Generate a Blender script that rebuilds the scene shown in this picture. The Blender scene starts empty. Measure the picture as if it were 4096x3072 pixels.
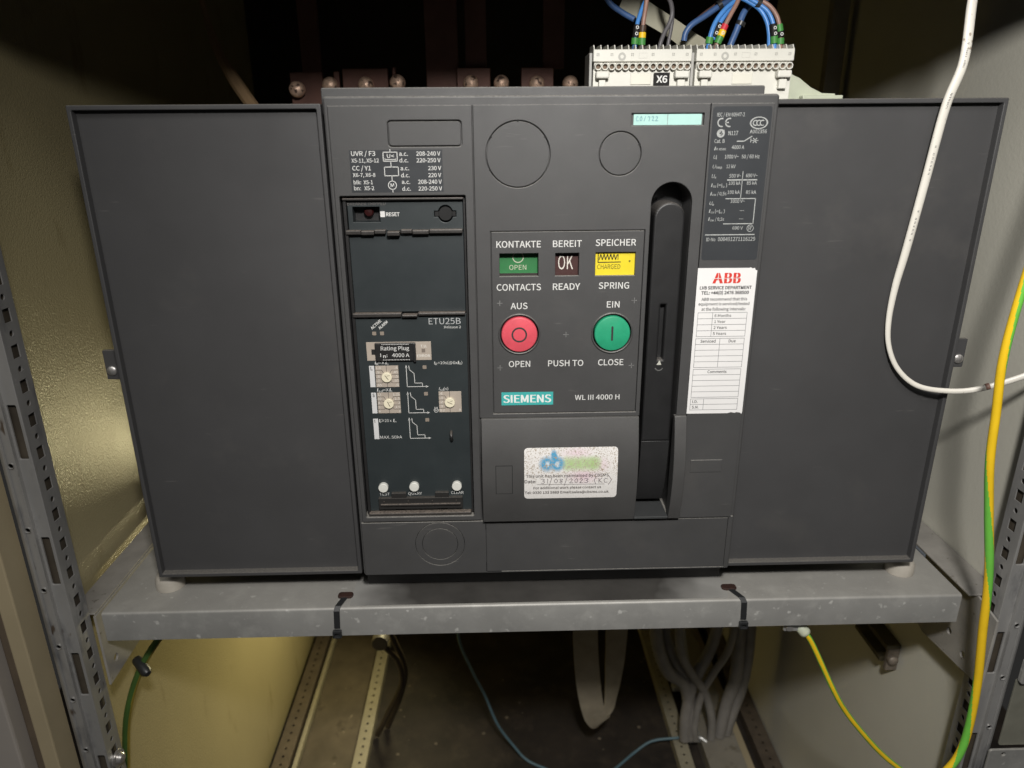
import bpy, bmesh, math, random
from mathutils import Vector, Matrix
from mathutils.geometry import tessellate_polygon
random.seed(7)
S = bpy.context.scene
C = S.collection
MM = 0.001

# ------------------------------------------------------------------ camera
cd = bpy.data.cameras.new('camera')
cam = bpy.data.objects.new('camera', cd)
C.objects.link(cam)
pitch, roll, yaw = math.radians(19.5316), math.radians(0.416), math.radians(1.3152)
f = Vector((math.sin(yaw)*math.cos(pitch), math.cos(yaw)*math.cos(pitch), -math.sin(pitch)))
r0 = Vector((math.cos(yaw), -math.sin(yaw), 0)); d0 = f.cross(r0)
r1 = math.cos(roll)*r0 + math.sin(roll)*d0
d1 = -math.sin(roll)*r0 + math.cos(roll)*d0
m = Matrix((( r1.x, -d1.x, -f.x), (r1.y, -d1.y, -f.y), (r1.z, -d1.z, -f.z))).to_4x4()
m.translation = Vector((-0.03844, -0.55963, 0.38606))
cam.matrix_world = m
cd.sensor_width = 36; cd.lens = 25.356
cd.clip_start = 0.01; cd.clip_end = 50
cd.dof.use_dof = True
cd.dof.focus_distance = 0.60
cd.dof.aperture_fstop = 7.0
S.camera = cam

# ------------------------------------------------------------------ world, lamps, exposure
w = bpy.data.worlds.new('World'); S.world = w; w.use_nodes = True
bg = w.node_tree.nodes['Background']
bg.inputs[0].default_value = (1.0, 0.98, 0.94, 1); bg.inputs[1].default_value = 0.022

def lamp(name, kind, loc, aim, power, col, **k):
    l = bpy.data.lights.new(name, kind); l.energy = power; l.color = col
    for a, b in k.items(): setattr(l, a, b)
    o = bpy.data.objects.new(name, l); C.objects.link(o); o.location = loc
    o.rotation_euler = (Vector(aim) - Vector(loc)).to_track_quat('-Z', 'Y').to_euler()
    return o
lamp('work_lamp', 'SPOT', (0.02, -0.63, 0.66), (0.26, 0.0, 0.05), 31, (1.0, 0.97, 0.93),
     spot_size=math.radians(124), spot_blend=1.0, shadow_soft_size=0.035)
lamp('room_light', 'AREA', (-0.15, -1.35, 1.55), (0.12, 0, 0.10), 10.0, (1.0, 0.985, 0.95), shape='RECTANGLE', size=1.4, size_y=0.5)
lamp('rear_lamp', 'AREA', (-0.13, 0.74, -0.20), (-0.435, 0.39, -0.35), 2.3, (1.0, 0.88, 0.49), shape='RECTANGLE', size=0.08, size_y=0.16, spread=math.radians(118))

vs = S.view_settings
vs.view_transform = 'Standard'; vs.look = 'None'; vs.exposure = 0; vs.gamma = 1
vs.use_curve_mapping = False
S.cycles.max_bounces = 8
S.cycles.use_denoising = True

# ------------------------------------------------------------------ materials
MATS = {}
def mat(name, col, rough=0.5, var=0.10, scale=60, metal=0.0, bump=0.0, bscale=900, spec=0.5, coat=0.0, bdist=0.0006,
        rvar=0.10, dust=None, dust_amt=0.0, specks=None, blot=None, trans=0.0, stretch=(1, 1, 1), sss=0.0, scuff=None):
    """procedural surface: two noises mix the tone, another the roughness, a fine one the bump"""
    if name in MATS: return MATS[name]
    mt = bpy.data.materials.new(name); mt.use_nodes = True; MATS[name] = mt
    nt = mt.node_tree; N = nt.nodes; L = nt.links
    b = N['Principled BSDF']
    tc = N.new('ShaderNodeTexCoord')
    mp = N.new('ShaderNodeMapping'); mp.inputs['Scale'].default_value = stretch
    L.new(tc.outputs['Object'], mp.inputs['Vector']); co = mp.outputs['Vector']
    def noise(sc, det=4.0, rg=0.6):
        n = N.new('ShaderNodeTexNoise'); n.inputs['Scale'].default_value = sc
        n.inputs['Detail'].default_value = det; n.inputs['Roughness'].default_value = rg
        L.new(co, n.inputs['Vector']); return n.outputs['Fac']
    def ramp(src, p0, p1):
        n = N.new('ShaderNodeMapRange'); n.inputs['From Min'].default_value = p0; n.inputs['From Max'].default_value = p1
        L.new(src, n.inputs['Value']); return n.outputs['Result']
    def mix(fac, a, c):
        n = N.new('ShaderNodeMix'); n.data_type = 'RGBA'
        if isinstance(fac, float): n.inputs['Factor'].default_value = fac
        else: L.new(fac, n.inputs['Factor'])
        for i, v in ((6, a), (7, c)):
            if isinstance(v, tuple): n.inputs[i].default_value = (*v[:3], 1)
            else: L.new(v, n.inputs[i])
        return n.outputs[2]
    lo = tuple(max(0, c*(1-var)) for c in col); hi = tuple(min(1, c*(1+var)) for c in col)
    out = mix(ramp(noise(scale), 0.3, 0.7), lo, hi)
    if blot:       # (colour, scale, threshold, softness)
        out = mix(ramp(noise(blot[1], 5, 0.65), blot[2], blot[2]+blot[3]), out, blot[0])
    if scuff:      # faint rub marks, thin and slanted
        ms = N.new('ShaderNodeMapping'); ms.inputs['Scale'].default_value = (35, 35, 420); ms.inputs['Rotation'].default_value = (0, 0.9, 0)
        L.new(tc.outputs['Object'], ms.inputs['Vector']); n = N.new('ShaderNodeTexNoise'); n.inputs['Scale'].default_value = 1.0; n.inputs['Detail'].default_value = 2
        L.new(ms.outputs[0], n.inputs['Vector'])
        q = N.new('ShaderNodeMath'); q.operation = 'MULTIPLY'; L.new(ramp(n.outputs['Fac'], 0.66, 0.74), q.inputs[0]); L.new(ramp(noise(30, 2), 0.56, 0.68), q.inputs[1])
        out = mix(q.outputs[0], out, scuff)
    if specks:     # small spots: (colour, scale, threshold, softness)
        out = mix(ramp(noise(specks[1], 2, 0.5), specks[2], specks[2]+specks[3]), out, specks[0])
    if dust:       # dust on faces which look upward; on grey plastic it also paints lit edges
        g = N.new('ShaderNodeNewGeometry'); sx = N.new('ShaderNodeSeparateXYZ')
        L.new(g.outputs['Normal'], sx.inputs[0])
        up = ramp(sx.outputs['Z'], 0.15, 0.9)
        ml = N.new('ShaderNodeMath'); ml.operation = 'MULTIPLY'; L.new(up, ml.inputs[0])
        L.new(ramp(noise(800, 3), 0.22, 0.72), ml.inputs[1])
        m2 = N.new('ShaderNodeMath'); m2.operation = 'MULTIPLY'; L.new(ml.outputs[0], m2.inputs[0]); m2.inputs[1].default_value = dust_amt
        out = mix(m2.outputs[0], out, dust)
    L.new(out, b.inputs['Base Color'])
    rr = N.new('ShaderNodeMapRange'); L.new(noise(scale*1.7), rr.inputs['Value'])
    rr.inputs['To Min'].default_value = max(0.02, rough-rvar); rr.inputs['To Max'].default_value = min(1, rough+rvar)
    L.new(rr.outputs['Result'], b.inputs['Roughness'])
    b.inputs['Metallic'].default_value = metal
    b.inputs['Specular IOR Level'].default_value = spec
    b.inputs['Coat Weight'].default_value = coat
    b.inputs['Transmission Weight'].default_value = trans
    if sss: b.inputs['Subsurface Weight'].default_value = sss; b.inputs['Subsurface Radius'].default_value = (0.002, 0.002, 0.002)
    if bump:
        bm_ = N.new('ShaderNodeBump'); bm_.inputs['Strength'].default_value = bump; bm_.inputs['Distance'].default_value = bdist
        co = tc.outputs['Object']; L.new(noise(bscale, 3), bm_.inputs['Height']); L.new(bm_.outputs['Normal'], b.inputs['Normal'])
    return mt

DUST = (0.36, 0.33, 0.28)
plastic = mat('grey_plastic', (0.059, 0.0585, 0.0585), 0.50, 0.07, 25, bump=0.22, bscale=2600, blot=((0.075, 0.072, 0.069), 14, 0.56, 0.30), scuff=(0.11, 0.107, 0.103), rvar=0.13, dust=(0.42,0.40,0.36), dust_amt=0.75)  # extra dust on upward edges also paints their lit highlight
plastic_dusty = mat('dusty_plastic', (0.060, 0.059, 0.058), 0.50, 0.09, 30, bump=0.25, bscale=2200, dust=(0.30, 0.29, 0.27), dust_amt=0.35, scuff=(0.11, 0.107, 0.103))
wingmat = mat('wing_plastic', (0.056, 0.0555, 0.0565), 0.48, 0.08, 9, bump=0.15, bscale=2600, dust=DUST, dust_amt=0.40, blot=((0.078, 0.075, 0.072), 11, 0.55, 0.30), scuff=(0.10, 0.097, 0.094), rvar=0.14)
black = mat('black_plastic', (0.018, 0.0175, 0.0175), 0.42, 0.12, 60, bump=0.15, bscale=2000, dust=(0.30, 0.26, 0.22), dust_amt=0.5)
lever_m = mat('lever_plastic', (0.0145, 0.0145, 0.015), 0.45, 0.15, 35, bump=0.2, bscale=1800, dust=(0.35, 0.32, 0.29), dust_amt=0.45)
gapmat = mat('shadow_gap', (0.010, 0.010, 0.010), 0.8, 0.1)
tripm = mat('trip_panel', (0.0235, 0.0300, 0.0320), 0.48, 0.08, 30, bump=0.12, bscale=2500)
tripm2 = mat('trip_cover', (0.028, 0.034, 0.0365), 0.42, 0.08, 18, bump=0.08, bscale=2500)
ridgem = mat('trip_ridge', (0.030, 0.027, 0.025), 0.45, 0.2, 120, bump=0.2, dust=(0.36, 0.30, 0.25), dust_amt=0.6)
platem = mat('label_film', (0.040, 0.043, 0.047), 0.35, 0.10, 20, bump=0.05)
ink = mat('white_ink', (0.62, 0.62, 0.60), 0.55, 0.06, 200)
ink_dim = mat('worn_ink', (0.34, 0.35, 0.34), 0.6, 0.25, 400)
ink_faint = mat('faint_ink', (0.13, 0.12, 0.115), 0.6, 0.2, 400)
darkink = mat('black_ink', (0.03, 0.03, 0.03), 0.6, 0.1, 200)
greyink = mat('grey_ink', (0.16, 0.16, 0.17), 0.6, 0.2, 300)
paper = mat('sticker_paper', (0.76, 0.75, 0.74), 0.45, 0.025, 40, bump=0.05, bscale=600)
redink = mat('red_ink', (0.62, 0.045, 0.03), 0.5, 0.08, 200)
taupe = mat('taupe_plastic', (0.40, 0.345, 0.29), 0.5, 0.06, 90, bump=0.05)
taupe_ink = mat('pale_ink', (0.70, 0.67, 0.62), 0.5, 0.06, 200)
ledm = mat('led_lens', (0.27, 0.225, 0.185), 0.3, 0.08, 300)
cream = mat('cream_knob', (0.76, 0.70, 0.53), 0.45, 0.05, 200)
button_m = mat('white_button', (0.68, 0.68, 0.63), 0.4, 0.05, 200)
redm = mat('red_button_plastic', (0.66, 0.085, 0.115), 0.42, 0.08, 120, bump=0.05, sss=0.1)
greenm = mat('green_button_plastic', (0.022, 0.31, 0.16), 0.42, 0.08, 120, bump=0.05, blot=((0.012, 0.20, 0.10), 70, 0.66, 0.1))
teal = mat('teal_badge', (0.055, 0.40, 0.38), 0.45, 0.05, 100)
cyanp = mat('cyan_paper', (0.37, 0.60, 0.55), 0.6, 0.04, 150)
flag_g = mat('green_flag', (0.030, 0.17, 0.055), 0.45, 0.08, 90)
flag_k = mat('maroon_flag', (0.055, 0.022, 0.020), 0.45, 0.1, 90)
flag_y = mat('yellow_flag', (0.72, 0.58, 0.025), 0.45, 0.05, 90)
galv = mat('galvanised_steel', (0.285, 0.282, 0.268), 0.52, 0.12, 18, metal=0.30, bump=0.10, bscale=500, blot=((0.37, 0.365, 0.345), 40, 0.50, 0.25), specks=((0.50, 0.495, 0.47), 130, 0.67, 0.09), dust=(0.36, 0.34, 0.30), dust_amt=0.6)
galv_d = mat('dusty_steel', (0.29, 0.275, 0.25), 0.72, 0.15, 35, metal=0.15, bump=0.3, bscale=420, specks=((0.16, 0.145, 0.12), 150, 0.70, 0.05))
post_m = mat('post_steel', (0.36, 0.355, 0.345), 0.42, 0.22, 16, metal=0.5, bump=0.12, bscale=300, blot=((0.20, 0.20, 0.205), 38, 0.52, 0.16), specks=((0.13, 0.10, 0.075), 90, 0.68, 0.05), stretch=(1, 1, 0.35))
wall_r = mat('cabinet_paint', (0.60, 0.585, 0.505), 0.5, 0.04, 5, bump=0.35, bscale=260)
wall_l = mat('warm_shade_paint', (0.40, 0.345, 0.195), 0.22, 0.07, 5, bump=1.0, bscale=520, bdist=0.0006, blot=((0.30, 0.25, 0.13), 22, 0.60, 0.14), stretch=(1, 1, 0.35), rvar=0.06)  # tinted darker and yellower: shade and warm bounce light put into the paint
beige_m = mat('shade_header_paint', (0.36, 0.30, 0.19), 0.5, 0.06, 12, bump=0.05)
doorm = mat('door_edge_paint', (0.33, 0.30, 0.27), 0.55, 0.06, 12, bump=0.05)
darkwall = mat('dark_backplate', (0.022, 0.018, 0.016), 0.7, 0.3, 6)
floor_m = mat('dirty_floor', (0.024, 0.018, 0.013), 0.75, 0.5, 12, bump=0.5, bscale=120, blot=((0.045, 0.034, 0.024), 26, 0.52, 0.2))
tray_m = mat('gland_plate', (0.235, 0.215, 0.175), 0.6, 0.14, 14, metal=0.1, bump=0.1, blot=((0.13, 0.11, 0.075), 30, 0.58, 0.12))
rail_m = mat('pale_rail_steel', (0.32, 0.29, 0.21), 0.5, 0.12, 30, metal=0.15, bump=0.1)
rail_d = mat('brown_rail_steel', (0.12, 0.095, 0.07), 0.55, 0.2, 40, metal=0.3, bump=0.1)
copper = mat('oxidised_copper', (0.13, 0.062, 0.046), 0.6, 0.25, 20, metal=0.3)
bolt_m = mat('tinned_bolt', (0.78, 0.54, 0.40), 0.42, 0.3, 260, metal=0.4, bump=0.4, bscale=500, specks=((0.14, 0.09, 0.07), 200, 0.58, 0.06))
white_tb = mat('white_terminal_plastic', (0.64, 0.63, 0.57), 0.42, 0.035, 60, bump=0.03)
socket_d = mat('socket_screw', (0.17, 0.12, 0.085), 0.5, 0.3, 300, metal=0.3)
tb_mark = mat('moulded_mark', (0.40, 0.395, 0.36), 0.5, 0.08, 200)
tb_lab = mat('cream_label', (0.66, 0.645, 0.56), 0.5, 0.03, 80)
blue_m = mat('blue_wire_pvc', (0.065, 0.225, 0.56), 0.4, 0.10, 90)
navy_m = mat('dark_blue_wire_pvc', (0.045, 0.10, 0.24), 0.45, 0.12, 90)
brown_m = mat('brown_wire_pvc', (0.27, 0.155, 0.12), 0.45, 0.12, 90)
grey_w = mat('grey_wire_pvc', (0.10, 0.095, 0.10), 0.5, 0.12, 90)
mk_k = mat('black_marker', (0.012, 0.011, 0.011), 0.6, 0.1, spec=0.2)
mk_g = mat('green_marker', (0.050, 0.23, 0.045), 0.5, 0.10, 200)
mk_y = mat('yellow_marker', (0.80, 0.50, 0.012), 0.5, 0.08, 200)
mk_r = mat('red_marker', (0.58, 0.03, 0.045), 0.5, 0.08, 200)
mk_b = mat('brown_marker', (0.060, 0.035, 0.022), 0.5, 0.1, 200)
strap_m = mat('beige_strap', (0.33, 0.315, 0.235), 0.55, 0.10, 25, bump=0.05)
loop_m = mat('dusty_strap', (0.30, 0.26, 0.19), 0.65, 0.16, 40, bump=0.1)
white_c = mat('white_cable_pvc', (0.72, 0.69, 0.62), 0.42, 0.035, 60, specks=((0.36, 0.31, 0.25), 180, 0.70, 0.04))
earth_y = mat('earth_yellow', (0.80, 0.52, 0.018), 0.38, 0.05, 60)
earth_g = mat('earth_green', (0.15, 0.50, 0.065), 0.38, 0.06, 60)
grey_c = mat('grey_cable_pvc', (0.23, 0.215, 0.195), 0.55, 0.15, 40)
teal_w = mat('faded_blue_wire', (0.10, 0.17, 0.20), 0.5, 0.12, 60)
tie_m = mat('black_nylon', (0.020, 0.021, 0.022), 0.4, 0.15, 200)
foot_m = mat('foot_casting', (0.40, 0.37, 0.32), 0.6, 0.1, 90, bump=0.2)
screw_m = mat('zinc_screw', (0.62, 0.60, 0.58), 0.32, 0.1, 200, metal=0.8)
rust_m = mat('rusty_red', (0.030, 0.012, 0.008), 0.7, 0.3, 200)
clear_m = mat('cloudy_plastic', (0.62, 0.66, 0.52), 0.35, 0.06, 60, trans=0.25)
lug_m = mat('tin_lug', (0.62, 0.62, 0.60), 0.35, 0.2, 300, metal=0.7, bump=0.3)
redglow = mat('red_trip_pin', (0.028, 0.005, 0.005), 0.3, 0.1)
filler_shade_m = mat('dark_filler_shade', (0.05, 0.04, 0.028), 0.7, 0.3, 40)

# ------------------------------------------------------------------ mesh builder (all figures in millimetres)
class MB:
    def __init__(s): s.v = []; s.f = []; s.mi = []; s.cur = 0; s.pl = []
    def add(s, vs, fs):
        k = len(s.v); s.v += [tuple(p) for p in vs]
        for q in fs: s.f.append([i+k for i in q]); s.mi.append(s.cur)
        return s
    def box(s, x0, x1, y0, y1, z0, z1):
        return s.add([(x0,y0,z0),(x1,y0,z0),(x1,y1,z0),(x0,y1,z0),(x0,y0,z1),(x1,y0,z1),(x1,y1,z1),(x0,y1,z1)],
              [(0,1,2,3),(4,7,6,5),(0,4,5,1),(1,5,6,2),(2,6,7,3),(3,7,4,0)])
    def plate(s, outer, holes, a0, a1, axis='y'):
        """flat plate with real openings, outline in (x,z) for axis y, (y,z) for axis x, (x,y) for axis z"""
        s.pl.append((outer, holes, a0, a1, axis)); return s
    def _plate(s, outer, holes, a0, a1, axis, ch, seg):
        loops = [list(outer)] + [list(h) for h in holes]
        P = {'y': lambda p, a: (p[0], a, p[1]), 'x': lambda p, a: (a, p[0], p[1]), 'z': lambda p, a: (p[0], p[1], a)}[axis]
        sg = 1 if a1 > a0 else -1
        if axis == 'z': a0, a1 = max(a0, a1), min(a0, a1); sg = -1      # the chamfer goes on the top
        def off(l, d):       # outline moved towards the material by d
            n = len(l); area = sum(l[i][0]*l[(i+1) % n][1]-l[(i+1) % n][0]*l[i][1] for i in range(n))
            o = []
            for i in range(n):
                p0, p1, p2 = Vector(l[i-1]), Vector(l[i]), Vector(l[(i+1) % n])
                e1 = (p1-p0).normalized(); e2 = (p2-p1).normalized()
                n1 = Vector((-e1.y, e1.x)); n2 = Vector((-e2.y, e2.x))
                if area < 0: n1, n2 = -n1, -n2
                m = n1+n2; L2 = m.length_squared
                m = n1 if L2 < 0.3 else m*(2/L2)
                o.append((p1.x+m.x*d, p1.y+m.y*d))
            return o
        rings = []           # list over depth of list of loops
        ch = min(ch, abs(a1-a0)*0.8)
        if ch > 0:
            for k in range(seg+1):
                q = math.pi/2*k/seg; d = ch*(1-math.sin(q)); dep = ch*(1-math.cos(q))
                rings.append((a0+sg*dep, [off(l, d if li == 0 else -d) for li, l in enumerate(loops)]))
        else: rings.append((a0, loops))
        rings.append((a1, loops))
        vs = []; fs = []; n = sum(len(l) for l in loops)
        for a, ls in rings: vs += [P(p, a) for l in ls for p in l]
        tri = tessellate_polygon([[Vector((p[0], p[1], 0)) for p in l] for l in rings[0][1]])
        fs += [tuple(t) for t in tri]
        tri = tessellate_polygon([[Vector((p[0], p[1], 0)) for p in l] for l in loops]); nb = (len(rings)-1)*n
        fs += [tuple(i+nb for i in reversed(t)) for t in tri]
        for r in range(len(rings)-1):
            k = 0
            for l in loops:
                c = len(l)
                for i in range(c):
                    j = (i+1) % c; fs.append((r*n+k+i, r*n+k+j, (r+1)*n+k+j, (r+1)*n+k+i))
                k += c
        return s.add(vs, fs)
    def cyl(s, p, axis, r, h, seg=32, r2=None, cap=True):
        """cylinder or cone from p along axis over h"""
        r2 = r if r2 is None else r2
        a = Vector(axis).normalized(); u = a.orthogonal().normalized(); w_ = a.cross(u); p = Vector(p)
        vs = []
        for t, rr in ((0, r), (h, r2)):
            for i in range(seg):
                q = 2*math.pi*i/seg; vs.append(p + a*t + (u*math.cos(q) + w_*math.sin(q))*rr)
        fs = [(i, (i+1) % seg, (i+1) % seg+seg, i+seg) for i in range(seg)]
        if cap: fs += [tuple(range(seg))[::-1], tuple(range(seg, 2*seg))]
        return s.add(vs, fs)
    def lathe(s, p, axis, prof, seg=40):
        """profile list of (radius, distance along axis)"""
        a = Vector(axis).normalized(); u = a.orthogonal().normalized(); w_ = a.cross(u); p = Vector(p)
        vs = []; n = len(prof)
        for rr, t in prof:
            for i in range(seg):
                q = 2*math.pi*i/seg; vs.append(p + a*t + (u*math.cos(q) + w_*math.sin(q))*max(rr, 1e-4))
        fs = []
        for k in range(n-1):
            for i in range(seg):
                j = (i+1) % seg; fs.append((k*seg+i, k*seg+j, (k+1)*seg+j, (k+1)*seg+i))
        return s.add(vs, fs)
    def tube(s, pts, r, seg=14, step=None, flat=1.0, mats=None, up=(0, 1, 0), n=10, cap=True, twist=0.0, r2=None):
        """smooth tube through pts; r a number or one per point; flat scales the radius along 'up'"""
        pts = [Vector(p) for p in pts]; rs = list(r) if hasattr(r, '__len__') else [r]*len(pts)
        P = [2*pts[0]-pts[1]] + pts + [2*pts[-1]-pts[-2]]; path = []; rad = []
        for k in range(1, len(P)-2):
            for q in range(n):
                t = q/n; a, b, c, d = P[k-1], P[k], P[k+1], P[k+2]
                path.append(0.5*((2*b)+(c-a)*t+(2*a-5*b+4*c-d)*t*t+(3*b-a-3*c+d)*t**3))
                rad.append(rs[k-1]*(1-t)+rs[k]*t)
        path.append(pts[-1]); rad.append(rs[-1])
        vs = []; m_ = len(path)
        for k, p in enumerate(path):
            t = (path[min(k+1, m_-1)]-path[max(k-1, 0)]).normalized()
            u = Vector(up) - t*t.dot(Vector(up)); u.normalize(); w_ = t.cross(u)
            for i in range(seg):
                q = 2*math.pi*i/seg
                if flat == 'ribbon': pass
                vs.append(p + (w_*math.cos(q) + u*math.sin(q)*flat)*rad[k])
        k0 = len(s.v); s.v += [tuple(v) for v in vs]
        for k in range(m_-1):
            for i in range(seg):
                j = (i+1) % seg
                s.f.append([k0+k*seg+i, k0+k*seg+j, k0+(k+1)*seg+j, k0+(k+1)*seg+i])
                if mats: s.mi.append(mats((i+0.5)/seg, k/m_))
                else: s.mi.append(s.cur)
        if cap:
            s.f.append([k0+i for i in range(seg)][::-1]); s.mi.append(s.cur)
            s.f.append([k0+(m_-1)*seg+i for i in range(seg)]); s.mi.append(s.cur)
        return s
    def stroke(s, pts, width, y, d=0.12, yf=None):
        """printed line: thin raised strip along pts (x,z)"""
        for (x0, z0), (x1, z1) in zip(pts, pts[1:]):
            a = Vector((x1-x0, z1-z0)); l = a.length
            if l < 1e-6: continue
            a /= l; nx, nz = -a.y*width/2, a.x*width/2; e = width*0.3
            x0_, z0_, x1_, z1_ = x0-a.x*e, z0-a.y*e, x1+a.x*e, z1+a.y*e
            q = [(x0_+nx, z0_+nz), (x0_-nx, z0_-nz), (x1_-nx, z1_-nz), (x1_+nx, z1_+nz)]
            Y = yf if yf else (lambda z: y)
            s.add([(px, Y(pz), pz) for px, pz in q] , [(0, 1, 2, 3)])
        return s
    def ringline(s, cx, cz, r, width, y, seg=40, a0=0, a1=360, sx=1.0):
        n = seg; vs = []; fs = []
        for i in range(n+1):
            q = math.radians(a0+(a1-a0)*i/n)
            for rr in (r-width/2, r+width/2): vs.append((cx+math.cos(q)*rr*sx, y, cz+math.sin(q)*rr))
        for i in range(n): fs.append((2*i, 2*i+1, 2*i+3, 2*i+2))
        return s.add(vs, fs)
    def poly(s, pts, y):
        return s.add([(x, y, z) for x, z in pts], [tuple(range(len(pts)))])
    def text(s, t, x0, x1, zb, cap, y, bold=0.0, shear=0.0, yf=None, rot=0.0, al=None):
        vs, fs, bb = glyphs(t, bold)
        sz = cap/CAPH; sx = (x1-x0)/max(1e-6, bb[1]-bb[0])
        cr, sr = math.cos(rot), math.sin(rot); out = []
        for (gx, gy) in vs:
            X = (gx-bb[0])*sx + gy*sz*shear; Z = gy*sz
            X, Z = X*cr-Z*sr, X*sr+Z*cr
            px, pz = x0+X, zb+Z
            out.append((px, yf(pz) if yf else y, pz))
        return s.add(out, fs)
    def build(s, name, mats, parent=None, bevel=0.0, seg=2, smooth=False, loc=None, angle=35, merge=False):
        if not isinstance(mats, (list, tuple)): mats = [mats]
        if s.pl:
            solo = not s.v
            for q in s.pl: s._plate(*q, bevel, seg)
            s.pl = []
            if solo: bevel = 0
        base = BASE[parent.name] if parent else (Vector(loc) if loc else Vector((0, 0, 0)))
        me = bpy.data.meshes.new(name)
        me.from_pydata([(Vector(p)-base)*MM for p in s.v], [], s.f)
        for mt in mats: me.materials.append(mt)
        if len(mats) > 1: me.polygons.foreach_set('material_index', s.mi)
        b = bmesh.new(); b.from_mesh(me)
        if merge: bmesh.ops.remove_doubles(b, verts=b.verts, dist=1e-6)
        bmesh.ops.recalc_face_normals(b, faces=b.faces)
        b.to_mesh(me); b.free()
        o = bpy.data.objects.new(name, me); C.objects.link(o)
        if parent: o.parent = parent
        else: o.location = base*MM
        BASE[o.name] = base
        if smooth:
            me.polygons.foreach_set('use_smooth', [True]*len(me.polygons))
            me.set_sharp_from_angle(angle=math.radians(angle))
        if bevel:
            md = o.modifiers.new('bevel', 'BEVEL'); md.width = bevel*MM; md.segments = seg
            md.limit_method = 'ANGLE'; md.angle_limit = math.radians(40); md.harden_normals = False
        return o
BASE = {}
GL = {}
FONT = None
try:
    import os
    _d = bpy.utils.system_resource('DATAFILES', path='fonts')
    if _d and os.path.exists(os.path.join(_d, 'Noto Sans CJK Regular.woff2')): FONT = bpy.data.fonts.load(os.path.join(_d, 'Noto Sans CJK Regular.woff2'))
except Exception:
    FONT = None
def glyphs(t, bold):
    k = (t, bold)
    if k in GL: return GL[k]
    cu = bpy.data.curves.new('lettering', 'FONT'); cu.body = t; cu.size = 1.0
    if FONT: cu.font = FONT
    cu.align_x = 'LEFT'; cu.offset = bold; cu.resolution_u = 3
    o = bpy.data.objects.new('lettering', cu); C.objects.link(o)
    dg = bpy.context.evaluated_depsgraph_get(); ev = o.evaluated_get(dg); me = ev.to_mesh()
    vs = [(v.co.x, v.co.y) for v in me.vertices]; fs = [tuple(p.vertices) for p in me.polygons]
    ev.to_mesh_clear(); bpy.data.objects.remove(o); bpy.data.curves.remove(cu)
    xs = [v[0] for v in vs] or [0, 1]
    GL[k] = (vs, fs, (min(xs), max(xs))); return GL[k]
CAPH = max(v[1] for v in glyphs('H', 0.0)[0])

def rr(x0, x1, z0, z1, r=1.0, n=5):
    r = min(r, (x1-x0)/2.001, (z1-z0)/2.001); out = []
    for cx, cz, a in ((x1-r, z1-r, 0), (x0+r, z1-r, 90), (x0+r, z0+r, 180), (x1-r, z0+r, 270)):
        for i in range(n+1):
            q = math.radians(a+90*i/n); out.append((cx+r*math.cos(q), cz+r*math.sin(q)))
    return out
def circ(cx, cz, r, n=64): return [(cx+r*math.cos(2*math.pi*i/n), cz+r*math.sin(2*math.pi*i/n)) for i in range(n)]
def rect(x0, x1, z0, z1): return [(x0, z0), (x1, z0), (x1, z1), (x0, z1)]
def tag(o, label=None, cat=None, group=None, kind=None):
    if label: o['label'] = label
    if cat: o['category'] = cat
    if group: o['group'] = group
    if kind: o['kind'] = kind
    return o
def thing(name, label, cat, loc, group=None):
    o = bpy.data.objects.new(name, None); C.objects.link(o); o.location = Vector(loc)*MM
    o.empty_display_size = 0.02
    BASE[o.name] = Vector(loc); return tag(o, label, cat, group)
def dup(root, delta, label):
    r = root.copy(); C.objects.link(r); r.location = root.location + Vector(delta)*MM; r['label'] = label
    BASE[r.name] = BASE[root.name] + Vector(delta)
    for ch in list(root.children):
        c = ch.copy(); C.objects.link(c); c.parent = r; BASE[c.name] = BASE[r.name]
        for g in list(ch.children):
            d = g.copy(); C.objects.link(d); d.parent = c
    return r
# ================================================================== SETTING: the cabinet
fl = MB().box(-900, 900, -250, 900, -660, -640).build('floor', floor_m); tag(fl, 'dark dirty floor at the bottom of the cabinet', 'floor', kind='structure')

def wall(name, x0, x1, m_, label):
    o = MB().box(x0, x1, -8, 750, -639, 900).build(name, m_, loc=((x0+x1)/2, 370, -639), bevel=1); return tag(o, label, 'panel')
wall('side_panel', -438, -435, wall_l, 'yellowish textured side panel on the left of the cabinet')
wall('side_panel', 430, 433, wall_r, 'pale grey-beige side panel on the right of the cabinet')
o = MB().box(-437, 432, 747, 756, -639, 900).build('back_panel', darkwall, loc=(0, 754, -639)); tag(o, 'dark back panel deep inside the cabinet', 'panel')
o = MB().box(-434.5, 429.5, -62, 752, 901, 904).build('roof_panel', darkwall, loc=(0, 350, 901)); tag(o, 'dark roof panel over the cabinet', 'panel')
o = MB().plate([(-434, 504), (-330, 494), (-200, 520), (235, 520), (330, 514), (429, 506), (429, 900), (-434, 900)], [], -62, -58).build('shade_header', beige_m, loc=(0, -60, 486)); tag(o, 'unseen header panel added above the breaker bay to shade the upper walls', 'panel')  # unseen; lower edge shaped to keep light off the upper walls
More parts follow.
